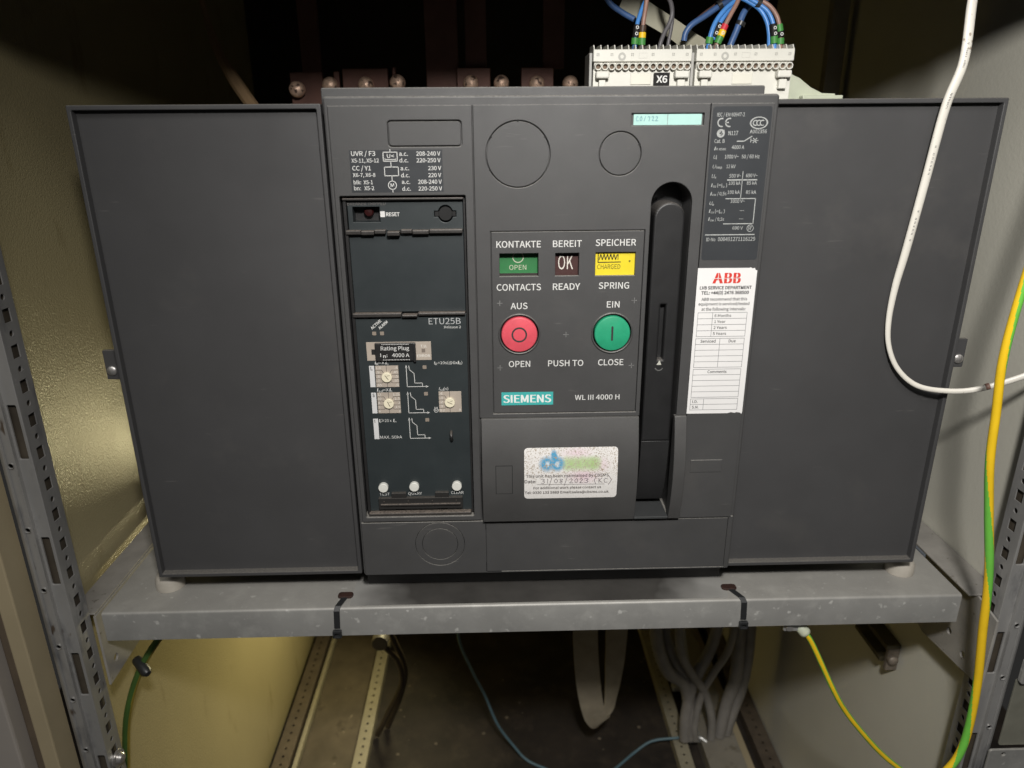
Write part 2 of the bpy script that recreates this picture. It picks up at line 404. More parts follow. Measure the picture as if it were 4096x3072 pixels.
# folded edge of each side panel
# ---- perforated corner posts
def post(sg, label, xin):
    t = thing('corner_post', label, 'post', (xin, -18, -640), 'perforated cabinet corner posts')
    X = lambda d: xin - sg*d          # d grows outwards
    z0, z1 = -640, 900
    # inner perforated flange (faces inwards)
    fl_ = MB(); zz = 113 - 28.4*26 - 7
    fl_.plate([(-28.5, z0), (-7, z0), (-7, zz), (-28.5, zz)], [], X(0), X(1.0), 'x')
    while zz + 28.4 < z1:      # one pitch of the perforation after another: a square and a round hole
        fl_.plate([(-28.5, zz), (-7, zz), (-7, zz+28.4), (-28.5, zz+28.4)], [rect(-22.4, -13.6, zz+1.6, zz+12.4), circ(-18, zz+21.2, 2.5, 14)], X(0), X(1.0), 'x'); zz += 28.4
    fl_.plate([(-28.5, zz), (-7, zz), (-7, z1), (-28.5, z1)], [], X(0), X(1.0), 'x')
    fl_.build('perforated_flange', post_m, t)
    # slotted face
    holes = []
    zc = 46.5
    for i in range(-6, 8):
        c = zc + 117.2*i
        if z0+30 < c < z1-30: holes.append(rr(min(X(2.5), X(9.5)), max(X(2.5), X(9.5)), c-23, c+23, 1.2, 3))
    MB().plate(rect(min(X(0), X(12)), max(X(0), X(12)), z0, z1), holes, -30, -28.5).build('slotted_face', post_m, t, bevel=0.5)
    holes = []
    for i in range(-14, 14):
        c = 20 + 58.2*i
        if z0+10 < c < z1-10: holes.append(circ(X(16), c, 2.0, 14))
    MB().plate(rect(min(X(12), X(20)), max(X(12), X(20)), z0, z1), holes, -33.5, -32).build('front_face', post_m, t, bevel=0.5)
    MB().box(min(X(11.2), X(12.4)), max(X(11.2), X(12.4)), -33.5, -28.7, z0, z1).build('step', post_m, t)
    b = MB(); pr = [(20, -33.5), (22.5, -32.6), (24.5, -30.5), (25.6, -27.5), (26, -24), (26, -8)]
    pv = [(X(d), y) for d, y in pr] ; pb = [(X(d-1.4), y+0.9) for d, y in pr]
    loop = pv + pb[::-1]; n = len(loop)
    b.add([(x, y, z0) for x, y in loop]+[(x, y, z1) for x, y in loop], [(i, (i+1) % n, (i+1) % n+n, i+n) for i in range(n)])
    b.build('rounded_edge', post_m, t, smooth=True)
    MB().box(min(X(3.4), X(23)), max(X(3.4), X(23)), -26, -8, z0, z1).build('dark_filler', filler_shade_m, t)  # added dark box so the hollow behind the holes looks shaded
    return t
PL = post(1, 'perforated steel corner post on the left, beside the yellowish side panel', -408)
PR = post(-1, 'perforated steel corner post on the right, behind the earth cable', 410)
# bolt with washer low on the left post
t = thing('hex_bolt', 'bright rounded bolt and washer low on the left corner post', 'bolt', (-404, -18, -180))
MB().lathe((-407, -18, -180), (1, -0.2, 0), [(0, 0), (8, 0), (8, 1.5), (0, 1.6)], 24).build('washer', screw_m, t, smooth=True)
MB().lathe((-405, -18.4, -180), (1, -0.2, 0), [(5.2, 0), (5.2, 2.2), (3.8, 4.0), (0, 4.6)], 20).build('head', screw_m, t, smooth=True)
# beige edge strips of the cabinet frame, lower left
o = MB().plate(rect(-449, -435.5, -640, 900), [], -54, -30).build('edge_strip', beige_m, loc=(-442, -42, -640), bevel=1.2); tag(o, 'narrow beige painted edge strip beside the left corner post', 'trim')
o = MB().plate(rect(-457, -449.5, -640, 900), [], -52, -35).build('door_seal', mat('brown_seal', (0.10, 0.075, 0.05), 0.7, 0.15, 30), loc=(-453, -42, -640), bevel=1.5); tag(o, 'brown door seal between beige edge strip and grey door edge', 'seal')
o = MB().plate(rect(-540, -457.5, -640, 900), [], -66, -40).build('door_edge', doorm, loc=(-500, -50, -640), bevel=2); tag(o, 'grey painted door edge at the lower left corner', 'door')
# slotted catch plate on the right post
t = thing('latch_plate', 'galvanised latch plate with pressed steps on the right corner post', 'latch', (440, -38, -260))
MB().plate(rr(427, 470, -300, -176, 3), [circ(441, -181.5, 2.0, 12)], -40, -38).build('plate', galv, t, bevel=0.8)
MB().plate(rr(437, 470, -174, -96, 2), [], -36.5, -34.8).build('guide', mat('olive_latch', (0.30, 0.295, 0.24), 0.4, 0.15, 30, metal=0.5), t, bevel=0.5)
MB().plate(rr(436, 452, -97, -70, 3), [], -42, -38).build('catch', galv, t, bevel=1.2)

# ================================================================== beam / shelf that carries the breaker
t = thing('mounting_beam', 'galvanised steel channel beam running across under the breaker', 'beam', (-4, 120, -55))
b = MB()
pr = [(-5, -55), (-5, -27.5), (-4.3, -25.8), (-2.5, -25), (330, -25)]
pk = [(330, -27), (-2.2, -27), (-3, -28), (-3, -55)]
lp = pr + pk; n = len(lp); vs = []
for x in (-399, 391): vs += [(x, y, z) for y, z in lp]
b.add(vs, [(i, (i+1) % n, (i+1) % n+n, i+n) for i in range(n)])
for k in (0, n):
    b.add([], [])
b.f.append([0, 1, 2, 3, n-3+0, n-2, n-1]); b.mi.append(0); b.f.append([n+i for i in (0, 1, 2, 3, n-3, n-2, n-1)]); b.mi.append(0)
b.build('channel', galv, t, smooth=True, angle=50)
MB().box(391.3, 393.6, 60, 330, -27, -23.5).build('end_lip', mat('blue_grey_lip', (0.16, 0.18, 0.21), 0.5, 0.1, 40, metal=0.4), t)
for x in (-182, 178):
    MB().plate(rr(x-7, x+7, 9, 17, 3), [], -24.8, -22.8, 'z').build('rust_patch', rust_m, t, bevel=0.6)
gm = mat('shade_film', (0.050, 0.047, 0.043), 0.65, 0.25, 24)  # dark tone is painted shade, fading to steel colour at both ends
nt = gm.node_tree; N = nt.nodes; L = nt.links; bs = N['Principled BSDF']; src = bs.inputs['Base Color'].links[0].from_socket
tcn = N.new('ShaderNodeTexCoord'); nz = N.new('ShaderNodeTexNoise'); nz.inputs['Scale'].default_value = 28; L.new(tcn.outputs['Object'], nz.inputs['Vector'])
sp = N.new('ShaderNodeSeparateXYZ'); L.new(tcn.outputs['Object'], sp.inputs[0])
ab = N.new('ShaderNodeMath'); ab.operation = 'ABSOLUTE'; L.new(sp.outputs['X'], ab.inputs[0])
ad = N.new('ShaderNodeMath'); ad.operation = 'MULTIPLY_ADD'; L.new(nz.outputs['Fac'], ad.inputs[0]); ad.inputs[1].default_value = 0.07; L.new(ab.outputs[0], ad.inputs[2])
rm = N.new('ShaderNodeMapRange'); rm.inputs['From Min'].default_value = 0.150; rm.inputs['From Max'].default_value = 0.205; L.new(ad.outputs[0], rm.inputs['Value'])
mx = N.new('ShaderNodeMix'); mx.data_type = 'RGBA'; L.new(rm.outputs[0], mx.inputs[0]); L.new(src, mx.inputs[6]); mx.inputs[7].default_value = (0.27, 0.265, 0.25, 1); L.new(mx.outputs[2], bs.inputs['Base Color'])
MB().plate(rr(-176, 174, -1.8, 60, 2), [], -24.9, -24.6, 'z').build('shade_film', gm, t)  # thin sheet with a soft shadow under the breaker painted into its colour
# dusty side brackets with holes
def bracket(xp, sg, ol, hs, label):
    t = thing('gusset_bracket', label, 'bracket', (xp, 20, -103), 'gusset brackets at the beam ends')
    MB().plate(ol, [circ(y, z, 3.4, 14) for y, z in hs], xp, xp+sg*2, 'x').build('plate', galv_d, t, bevel=0.5)
    x0, x1 = sorted((sg*398 if sg > 0 else -405, sg*429.2))
    MB().box(x0, x1, -4, 330, -27.5, -25.5).build('flange', galv_d, t, bevel=0.5)
    return t
bracket(407, 1, [(-33, -108), (60, -118), (120, -100), (120, -27.8), (-5, -27.8), (-33, -34)], [(-20, -38), (22, -87), (-2, -96)], 'dusty galvanised gusset bracket with holes at the right end of the beam')
bracket(-404, -1, [(-6, -104), (75, -100), (120, -58), (120, -27.6), (-6, -27.6)], [(10, -40), (40, -66), (10, -86)], 'dim galvanised gusset bracket at the left end of the beam')

# cable ties round the beam
def cable_tie(pts, xh, label):
    t = thing('cable_tie', label, 'cable tie', (xh, -7, -56), 'cable ties round the beam')
    b = MB(); vs = []; wd = 2.7
    for x, y, z, ny, nz in pts:
        vs += [(x-wd, y, z), (x+wd, y, z), (x+wd, y+ny*1.3, z+nz*1.3), (x-wd, y+ny*1.3, z+nz*1.3)]
    fs = []
    for k in range(len(pts)-1):
        for i in range(4): fs.append((4*k+i, 4*k+(i+1) % 4, 4*k+4+(i+1) % 4, 4*k+4+i))
    fs += [(0, 1, 2, 3), tuple(len(vs)-4+i for i in range(4))]
    b.add(vs, fs).build('strap', tie_m, t, bevel=0.3)
    MB().plate(rr(xh-4.0, xh+4.0, -55.0, -47.0, 1.2), [rect(xh-2.2, xh+2.2, -53, -50)], -9.6, -6.4).build('head', tie_m, t, bevel=0.6)
cable_tie([(-181, 14, -24.8, 0, 1), (-184, 4, -24.8, 0, 1), (-186, -3, -24.7, -.3, .95), (-187, -5.2, -27.5, -1, .2), (-188, -5.2, -46, -1, 0)], -188, 'black cable tie round the beam on the left, under the gap beside the left cover')
cable_tie([(177, 14, -24.8, 0, 1), (182, 4, -24.8, 0, 1), (185.5, -3, -24.7, -.3, .95), (187, -5.2, -27.5, -1, .2), (188, -5.2, -46, -1, 0)], 188, 'black cable tie round the beam on the right, under the edge of the front panel')

# ================================================================== THE BREAKER
BK = thing('circuit_breaker', 'large dark grey air circuit breaker with two blank side covers', 'circuit breaker', (0, 100, 0))
MB().box(-157, 168, 35, 250, 8, 402).build('housing', black, BK, bevel=3)
MB().box(-335, 335, 46, 240, 10, 392).build('rear_body', gapmat, BK, bevel=3)
MB().box(-164, 174, 30, 40, -23.8, 7.5).build('shade_skirt', black, BK, bevel=1.0)  # added dark plate standing in for the shade under the cover
MB().plate(rr(-163.5, 163.5, 396, 414.7, 1.5), [], 11, 16).build('top_flange', plastic, BK, bevel=0.8)
slot = [(81.3, 157)] + [(96.9+15.6*math.cos(math.radians(a)), 331.4+15.6*math.sin(math.radians(a))) for a in range(180, -1, -9)] + [(112.5, 157)]
slotfull = [(81.3, 62.5)] + slot[1:-1] + [(112.5, 62.5)]
fc = MB().plate(rr(-161.2, 172.2, 4.3, 408.6, 2.5), [rect(-155.5, -58.5, 64.5, 339.5), slotfull, rect(-38, 75, 200, 300), circ(-90.8, 36.5, 15.9, 48)], 3, 40).build('front_cover', plastic, BK, bevel=1.6, seg=3)
MB().box(-156, -58, 22, 24, 62, 341).build('recess_floor', gapmat, fc)
MB().box(80, 114, 30, 32, 62, 349).build('handle_recess', lever_m, BK)
# blank side covers
def wing(x0, x1, z1, label):
    o = MB().plate(rr(x0, x1, 0, z1, 1.2), [rr(x0+3.4, x1-3.4, 3.6, z1-3.6, 1)], 12, 45).build('side_cover', wingmat, BK, bevel=0.7)
    o['label'] = label
    MB().box(x0+3.2, x1-3.2, 18.5, 21, 3.4, z1-3.4).build('cover_panel', wingmat, o)
    return o
wl = wing(-350, -164.8, 404, 'blank dark cover left of the front panel')
wr = wing(164.5, 349.5, 405.2, 'blank dark cover right of the front panel')
for sx, o in ((-1, wl), (1, wr)):
    zc = 198
    x0, x1 = sorted((sx*346, sx*372))
    MB().plate(rr(x0, x1, zc-13, zc+13, 1), [], 34, 37).build('fixing_lug', wingmat, o, bevel=0.4)
    MB().lathe((sx*366.5, 33.9, zc-5), (0, -1, 0), [(4.2, 0), (4.0, 1.4), (2.5, 2.4), (0, 2.7)], 20).build('lug_screw', screw_m, o, smooth=True)
    x0, x1 = sorted((sx*347, sx*354.5))
    MB().box(x0, x1, 40, 42, zc-45, zc+42).build('side_bracket', galv_d, o, bevel=0.4)
    MB().lathe((sx*353, 36, -24.8), (0, 0, 1), [(0, 0), (13, 0), (13, 9), (11, 13), (6, 15), (6, 25), (0, 25)], 28).build('foot', foot_m, BK, smooth=True, angle=50)
    x0, x1 = sorted((sx*350.5, sx*355))
    MB().box(x0, x1, 42, 46, -10, 34).build('foot_bracket', galv_d, BK, bevel=0.6)

# face plates
MB().plate(rect(-157.6, -53.4, 60.6, 402.2), [rr(-154.2, -59.6, 65.2, 338.8, 1.2), rr(-115.1, -61.1, 373.6, 392.0, 2.5)], 0, 3).build('left_fascia', plastic, BK, bevel=0.6)
MB().plate(rr(-114.2, -62.0, 374.5, 391.1, 2.0), [], 0.25, 3).build('knockout_cover', plastic, BK, bevel=0.3)
mid = [(-52.7, 157.6), (81.3, 157.6)] + slot[1:-1] + [(112.5, 157.6), (121.0, 157.6), (121.0, 402.2), (-52.7, 402.2)]
MB().plate(mid, [circ(-19.9, 367.6, 23.95), circ(56.0, 367.6, 15.85), rect(-41.3, 77.9, 161.2, 311.7), rect(63.4, 116.9, 387.2, 395.6)], 0, 3).build('middle_fascia', plastic, BK, bevel=0.5)
MB().plate(circ(-19.9, 367.6, 23.2), [], 0.25, 3).build('knockout_disc', plastic, BK, bevel=0.3)
MB().plate(circ(56.0, 367.6, 15.15), [], 0.25, 3).build('knockout_disc', plastic, BK, bevel=0.3)
for cx, cz, r, an in ((-19.9, 367.6, 23.5, (90, 32, 148, 208)), (56.0, 367.6, 15.4, (25, 212))):
    for a in an: MB().cyl((cx+r*math.cos(math.radians(a)), -0.05, cz+r*math.sin(math.radians(a))), (0, 1, 0), 0.8, 2.5, 10).build('break_point', gapmat, BK)
MB().plate(rect(121.6, 168.2, 59.2, 402.2), [], 0, 3).build('right_fascia', plastic, BK, bevel=0.5)
MB().plate(rr(127.8, 155.4, 103.8, 115.6, 0.6), [], -0.5, 0.5).build('raised_blank', plastic, BK, bevel=0.4)
MB().plate(rect(-159.2, 170.4, 5.6, 59.0), [circ(-90.8, 36.5, 22.0), rect(-49.8, 166.4, 7.0, 57.9)], 1.0, 3).build('lower_fascia', plastic, BK, bevel=0.4)
MB().plate(circ(-90.8, 36.5, 21.65), [circ(-90.8, 36.5, 15.95)], 1.0, 3).build('knockout_ring', plastic, BK, bevel=0.2)
MB().plate(circ(-90.8, 36.5, 15.6), [], 1.05, 3.5).build('knockout_disc', plastic, BK, bevel=0.2)
MB().plate(rect(-49.4, 166.1, 7.2, 57.6), [], 1.15, 3).build('lower_panel', plastic, BK, bevel=0.25)
for q in ((-50.1, -49.3, 51, 58), (-50.1, -49.3, 6.9, 16), (-49.2, -36, 6.6, 7.2), (165.9, 166.5, 50, 58)): MB().box(q[0], q[1], 0.9, 3, q[2], q[3]).build('panel_gap', gapmat, BK)

# rating label on the right fascia
lb = MB().plate(rr(122.9, 166.6, 287.8, 400.0, 2.0), [], -0.15, 0.1).build('rating_label', platem, BK)
Y = -0.28
b = MB()
for s_, x0, x1, z, c in (('IEC / EN 60947-2', 126.1, 146.5, 393.1, 2.5), ('A002356', 151.4, 164, 381.3, 2.5), ('N117', 135.5, 142.7, 380.1, 2.9), ('Cat. B', 125.6, 133.2, 374.7, 2.6),
    ('n max', 127.6, 134.7, 369.5, 2.0), ('4000 A', 139, 148.3, 370.3, 2.6), ('i', 127.9, 128.4, 363.0, 1.8), ('1000 V~   50 / 60 Hz', 134.3, 160.5, 363.6, 2.6),
    ('imp', 128.6, 133, 356.4, 1.8), ('12 kV', 136.2, 143.1, 356.7, 2.5), ('e', 128.0, 129.2, 349.2, 1.8), ('500 V~', 139, 148, 349.8, 2.6), ('690 V~', 151.7, 160.5, 350, 2.5),
    ('100 kA', 139.1, 148.1, 344.6, 2.4), ('85 kA', 152.8, 160.5, 344.6, 2.4), ('100 kA', 138.9, 148.1, 337.9, 2.5), ('85 kA', 152.9, 160.7, 337.8, 2.5), ('cs', 127.3, 129.6, 342.8, 1.7), ('(=I   )', 130.4, 138, 343.2, 2.3), ('cu', 133.6, 136, 342.6, 1.6),
    ('cw', 127.3, 130.2, 336.6, 1.7), ('/ 0,5s', 131, 138, 337, 2.4), ('1000 V~', 141.8, 152.7, 331.3, 2.4), ('e', 128, 129.2, 329.3, 1.8),
    ('cs', 127.3, 129.6, 323.6, 1.7), ('(=I   )', 130.4, 138, 324, 2.4), ('cu', 133.6, 136, 323.5, 1.6), ('cw', 127.3, 130.2, 317.6, 1.7), ('/ 0,5s', 131, 138, 318, 2.4), ('---', 149.5, 152.8, 324.5, 2.4), ('---', 149.5, 152.8, 318.3, 2.4),
    ('690 V', 145.1, 153.2, 311.2, 2.4), ('ID-No', 125.6, 132.6, 302.5, 2.6), ('000491271116129', 134.6, 163.6, 302.5, 2.9), ('IT', 157.6, 160.2, 311.0, 2.4)):
    b.text(s_, x0, x1, z, c, Y, bold=0.004)
for s_, x0, x1, z in (('I', 126.0, 126.7, 369.5), ('U', 125.8, 127.8, 363.5), ('U', 125.7, 127.9, 356.6), ('U', 125.6, 127.6, 349.7), ('I', 125.8, 126.5, 343.1), ('I', 125.8, 126.5, 336.9), ('U', 125.6, 127.6, 329.8), ('I', 125.8, 126.5, 324), ('I', 125.8, 126.5, 318)):
    b.text(s_, x0, x1, z, 2.6, Y, shear=0.2)
b.build('lettering', ink_dim, lb)
b = MB()
b.ringline(129.9, 388.9, 2.8, 0.9, Y, 24, 70, 290); b.ringline(135.6, 388.9, 2.8, 0.9, Y, 24, 70, 290); b.stroke([(132.9, 388.9), (134.9, 388.9)], 0.9, Y)
b.ringline(157.5, 388.5, 4.0, 0.7, Y, 40, sx=1.55)
for cx in (155.0, 157.6, 160.2): b.ringline(cx, 388.5, 1.75, 0.75, Y, 20, 55, 305)
b.ringline(129.9, 381.4, 2.3, 1.4, Y, 28); b.ringline(129.4, 381.4, 1.0, 0.8, Y-.05, 20, 60, 300); b.stroke([(130.0, 380.6), (130.6, 381.4), (132.2, 383.6)], 0.7, Y-.05)
b.stroke([(142.5, 375.8), (147.7, 375.8), (153.3, 379.2)], 0.8, Y); b.stroke([(152.7, 375), (152.7, 377.4)], 0.6, Y); b.stroke([(152.7, 376.2), (158.4, 376.2)], 0.5, Y)
b.stroke([(154.6, 374.6), (157.0, 377.8)], 0.6, Y); b.stroke([(157.0, 374.6), (154.6, 377.8)], 0.6, Y)
b.stroke([(137.9, 348.1), (160.4, 348.1)], 0.9, Y); b.stroke([(149.2, 354.3), (149.2, 334.2)], 0.5, Y)
b.stroke([(137.9, 334.4), (160.7, 334.4), (160.7, 315.6), (137.9, 315.6)], 0.7, Y)
b.ringline(158.9, 312.1, 2.5, 0.45, Y, 28); b.stroke([(157.2, 310.4), (160.6, 313.8)], 0.4, Y)
b.stroke([(124.6, 307.3), (162.6, 307.3)], 0.8, Y)
b.build('symbols', ink_dim, lb)

# service sticker on the right fascia
st = MB().plate([(121.0, 158.8), (155.5, 158.7), (158.5, 159.6), (161.5, 158.9), (163.0, 159.6), (166.6, 158.9), (167.3, 157.7), (168.0, 159.4), (168.0, 279.3), (166.6, 279.8), (166.0, 281.3), (164.2, 280.9), (162.6, 281.9), (161.9, 281.4), (121.0, 281.6)], [], -0.32, -0.05).build('service_sticker', paper, BK)
st['label'] = 'tall white service sticker with a red logo and empty tables'
Y = -0.45
b = MB()
for s_, x0, x1, z, c, bo in (('LVB SERVICE DEPARTMENT', 123.6, 165, 264.7, 2.4, .012), ('TEL: +44(0) 2476 368500', 125.1, 163.1, 260.6, 2.5, .012), ('ABB recommend that this', 125.7, 162.3, 255.5, 2.3, .006),
    ('equipment is serviced/tested', 123.6, 164.4, 251.7, 2.2, .006), ('at the following intervals:', 126.3, 161.8, 247.4, 2.3, .006), ('6 Months', 137.3, 150.7, 242.1, 2.2, .004), ('1 Year', 137.5, 146.6, 237.2, 2.1, .004),
    ('2 Years', 137.3, 148.1, 232.2, 2.2, .004), ('5 Years', 137.1, 148, 227.2, 2.2, .004), ('Serviced', 127.6, 140, 220.8, 2.3, .006), ('Due', 150.7, 156.5, 220.8, 2.3, .006), ('Comments', 135.6, 151.4, 194.6, 2.3, .006),
    ('I.D.', 125, 129.5, 168.4, 2.3, .006), ('S.N.', 125, 130.7, 163.5, 2.3, .006)):
    b.text(s_, x0, x1, z, c, Y, bold=bo)
b.build('lettering', darkink, st)
b = MB(); lw = 0.32
def frame(x0, x1, z0, z1, rows, vx=None, vz=None):
    b.stroke([(x0, z0), (x1, z0), (x1, z1), (x0, z1), (x0, z0)], lw, Y)
    for z in rows: b.stroke([(x0, z), (x1, z)], lw, Y)
    if vx: b.stroke([(vx, z0), (vx, z1)], lw, Y)
frame(123.8, 163.4, 225.9, 245.7, (240.8, 235.8, 230.8), 135.7)
frame(123.7, 163.3, 199.6, 224.2, (219.3, 214.4, 209.4, 204.5), 143.4)
frame(123.6, 163.1, 173.4, 198.0, (193.1, 188.2, 183.3, 178.3))
frame(123.4, 163.1, 162.1, 172.0, (167.0,), 134.4)
b.build('table_lines', greyink, st)
b = MB()
for s_, x0, x1 in (('A', 133.2, 141.6), ('B', 142.4, 148.8), ('B', 149.6, 155.6)): [b.text(s_, x0+0.42*k, x1-1.3+0.42*k, 269.4, 8.3, Y-0.03*k) for k in range(4)]
b.build('logo', redink, st)
b = MB(); b.stroke([(132.8, 273.3), (156, 273.5)], 0.36, Y-.2)
for x in (137.6, 145.4, 152.2): b.stroke([(x, 269.0), (x, 278.2)], 0.36, Y-.2)
b.build('logo_gaps', paper, st)

# wiring label on the left fascia
lb = MB().plate(rect(-144.2, -75.9, 341.4, 371.6), [], -0.15, 0.1).build('wiring_label', platem, BK)
Y = -0.28; b = MB()
for s_, x0, x1, z, c in (('UVR / F3', -142.8, -125.1, 367.6, 3.2), ('X5-11, X5-12', -142.9, -122.8, 362.9, 2.7), ('a.c.', -107.5, -101.2, 367.4, 2.9), ('208-240 V', -95, -77.2, 367.4, 2.9), ('d.c.', -107.6, -101.1, 362.8, 2.8), ('220-250 V', -95, -77.2, 362.7, 2.8),
    ('CC / Y1', -142.7, -129, 357.3, 3.1), ('X6-7, X6-8', -142.7, -126, 352.7, 2.6), ('a.c.', -107.1, -100.9, 357.2, 2.8), ('230 V', -86.7, -77, 357.1, 2.8), ('d.c.', -107, -100.7, 352.2, 2.8), ('220 V', -86.8, -77.2, 352.1, 2.8),
    ('blk:  X5-1', -142.5, -128.3, 347.4, 2.7), ('bn:   X5-2', -142.5, -127.6, 343.1, 2.8), ('a.c.', -106.7, -100.5, 347.4, 2.8), ('208-240 V', -94.6, -77, 347.3, 2.9), ('d.c.', -106.6, -100.3, 342.5, 2.8), ('220-250 V', -94.6, -76.9, 342.5, 2.8),
    ('U<', -116.6, -111.4, 366.0, 2.7), ('M', -115.2, -112.6, 345.2, 2.6)):
    b.text(s_, x0, x1, z, c, Y, bold=0.004)
b.stroke([(-119.4, 370), (-109.1, 370), (-109.1, 363.7), (-119.4, 363.7), (-119.4, 370)], 0.55, Y)
b.stroke([(-118.2, 364.9), (-110.2, 364.9)], 0.45, Y); b.stroke([(-118.2, 364.3), (-118.2, 365.6)], 0.4, Y); b.stroke([(-110.2, 364.3), (-110.2, 365.6)], 0.4, Y)
b.stroke([(-119.0, 359.5), (-108.8, 359.5), (-108.8, 353.3), (-119.0, 353.3), (-119.0, 359.5)], 0.55, Y)
b.stroke([(-114.2, 372), (-114.2, 370)], 0.5, Y); b.stroke([(-114.1, 363.7), (-113.9, 359.5)], 0.5, Y); b.stroke([(-113.8, 353.3), (-113.8, 349.6)], 0.5, Y); b.stroke([(-113.8, 343.4), (-113.7, 341.4)], 0.5, Y)
b.ringline(-113.8, 346.5, 3.0, 0.5, Y)
b.build('lettering', ink, lb)

# cyan name strip
lb = MB().plate(rect(65.0, 115.2, 387.5, 395.0), [], 0.9, 1.6).build('name_strip', cyanp, BK)
b = MB(); b.stroke([(90, 387.6), (90, 394.9)], 0.35, 0.8)
b.build('divider', greyink, lb)
b = MB()
for i, pl in enumerate(([(.75, .85), (.35, .95), (.1, .5), (.3, .02), (.8, .1)], [(.4, 1), (.05, .6), (.15, .1), (.5, .1), (.65, .6), (.4, 1)], [(.5, 1), (.1, 0)], [(.05, .8), (.35, 1), (.6, .75), (.4, 0)], [(.05, .8), (.35, 1), (.6, .75), (.2, .1), (.75, .05)], [(.05, .8), (.35, 1), (.6, .75), (.05, .02), (.75, .05)])):
    b.stroke([(66.6+2.9*i+px*2.6, 390.3+pz*3.2) for px, pz in pl], 0.5, 0.78)
b.build('handwriting', mat('smudged_ink', (0.17, 0.34, 0.38), 0.6, 0.4, 500), lb)

# ---- operating panel
op = MB().plate(rect(-40.7, 77.3, 161.8, 311.1), [rect(-34.6, -4.4, 276.7, 294.6), rect(8.8, 27.3, 276.7, 294.5), rect(40.2, 71.4, 276.4, 294.7), circ(-19.3, 230.0, 16.6, 48), circ(55.4, 230.0, 16.6, 48)], 0.15, 3).build('operating_panel', plastic, BK, bevel=0.35)
Y = 0.02; b = MB()
for s_, x0, x1, z, c in (('KONTAKTE', -36.9, -2.5, 299.2, 4.9), ('BEREIT', 6.8, 29.1, 299.3, 4.9), ('SPEICHER', 39.8, 71.2, 299.8, 4.9), ('CONTACTS', -37.1, -2.2, 265.6, 5.0), ('READY', 7.1, 28.7, 265.7, 5.0), ('SPRING', 43.3, 67.4, 266.1, 5.0),
    ('AUS', -26.3, -12.8, 250.6, 4.9), ('EIN', 50.3, 60.5, 250.9, 4.9), ('OPEN', -28.1, -10.6, 202.2, 5.0), ('PUSH TO', 4, 32.8, 202.4, 5.0), ('CLOSE', 44.9, 65.7, 202.6, 5.0), ('WL III 4000 H', 26.6, 63.8, 172.6, 4.3)):
    b.text(s_, x0, x1, z, c, Y, bold=0.004)
b.build('lettering', ink, op)
b = MB()
for x, z in ((-34.8, 255.4), (72.1, 256.4), (18.2, 229), (-35.2, 201.6), (72.4, 202.1)):
    b.stroke([(x-2.1, z), (x+2.1, z)], 0.45, Y); b.stroke([(x, z-2.1), (x, z+2.1)], 0.45, Y)
b.build('cross_marks', mat('cross_ink', (0.20, 0.20, 0.195), 0.6, 0.4, 500), op)
sb = MB().plate(rect(-34.4, 8.5, 168.8, 180.2), [], -0.15, 0.2).build('badge', teal, op)
MB().text('SIEMENS', -33.0, 6.2, 171.1, 6.7, -0.28).text('SIEMENS', -32.65, 6.55, 171.1, 6.7, -0.33).text('SIEMENS', -32.3, 6.9, 171.1, 6.7, -0.38).build('badge_lettering', mat('badge_white', (0.74, 0.78, 0.76), 0.5, 0.03, 90), op)
# flags behind the windows
fg = MB().box(-37, -2, 9, 10, 272, 298).build('position_flag', flag_g, op)
b = MB(); b.ringline(-19.9, 290.2, 4.1, 0.75, 8.85); b.text('OPEN', -26.9, -13.4, 280.3, 3.8, 8.85); b.build('flag_lettering', mat('flag_ink', (0.48, 0.50, 0.38), 0.5, 0.05), op)
MB().box(-37, -2, 7.2, 9.5, 272, 277.6).build('flag_shutter', mat('flag_shutter', (0.03, 0.02, 0.02), 0.5), op)
MB().box(6.5, 29.5, 7, 8, 272, 298).build('position_flag', flag_k, op)
MB().text('OK', 11.6, 23.4, 280.7, 10.8, 6.85).build('flag_lettering', mat('ok_ink', (0.66, 0.62, 0.56), 0.5, 0.05), op)
MB().box(39, 73, 3.2, 4, 275, 296).build('position_flag', flag_y, op)
b = MB(); zz = [(43.4, 288.4)]
for i in range(5): zz += [(44.6+2.6*i, 292.6), (45.9+2.6*i, 288.6)]
zz += [(57.6, 292.4)]
b.stroke(zz, 0.75, 3.05); b.stroke([(58.2, 288.6), (58.2, 292.6)], 0.6, 3.05); b.stroke([(42.6, 293.8), (42.6, 286.4), (60.4, 286.6)], 0.75, 3.05); b.stroke([(43, 294.4), (60.2, 294.4)], 0.8, 3.05)
b.text('CHARGED', 42.1, 60.3, 281.2, 3.6, 3.05); b.ringline(67.4, 287.2, 0.5, 0.5, 3.05, 12)
b.build('flag_lettering', mat('olive_ink', (0.05, 0.042, 0.012), 0.5, 0.1), op)
# push buttons
def push(cx, m_, label):
    col = MB().lathe((cx, 0, 230), (0, -1, 0), [(16.9, 0), (16.9, 0.9), (16.3, 1.3), (15.7, 1.0), (15.6, -6)], 56).build('button_collar', plastic, op, smooth=True, angle=45)
    MB().lathe((cx, 0, 230), (0, -1, 0), [(14.4, -6), (14.4, 1.8), (13.9, 2.5), (13.2, 2.75), (0, 2.8)], 56).build('push_button', m_, op, smooth=True, angle=30)['label'] = label
    MB().cyl((cx, 5.5, 230), (0, 1, 0), 16, 0.5).build('button_well', gapmat, op)
push(-19.4, redm, 'round red push button marked with a ring')
push(55.3, greenm, 'round green push button marked with a bar')
MB().ringline(-19.5, 230.1, 5.6, 1.35, -2.95).build('button_mark', darkink, op)
MB().plate(rr(54.3, 55.9, 224.2, 236.2, 0.8), [], -2.95, -2.6).build('button_mark', darkink, op)

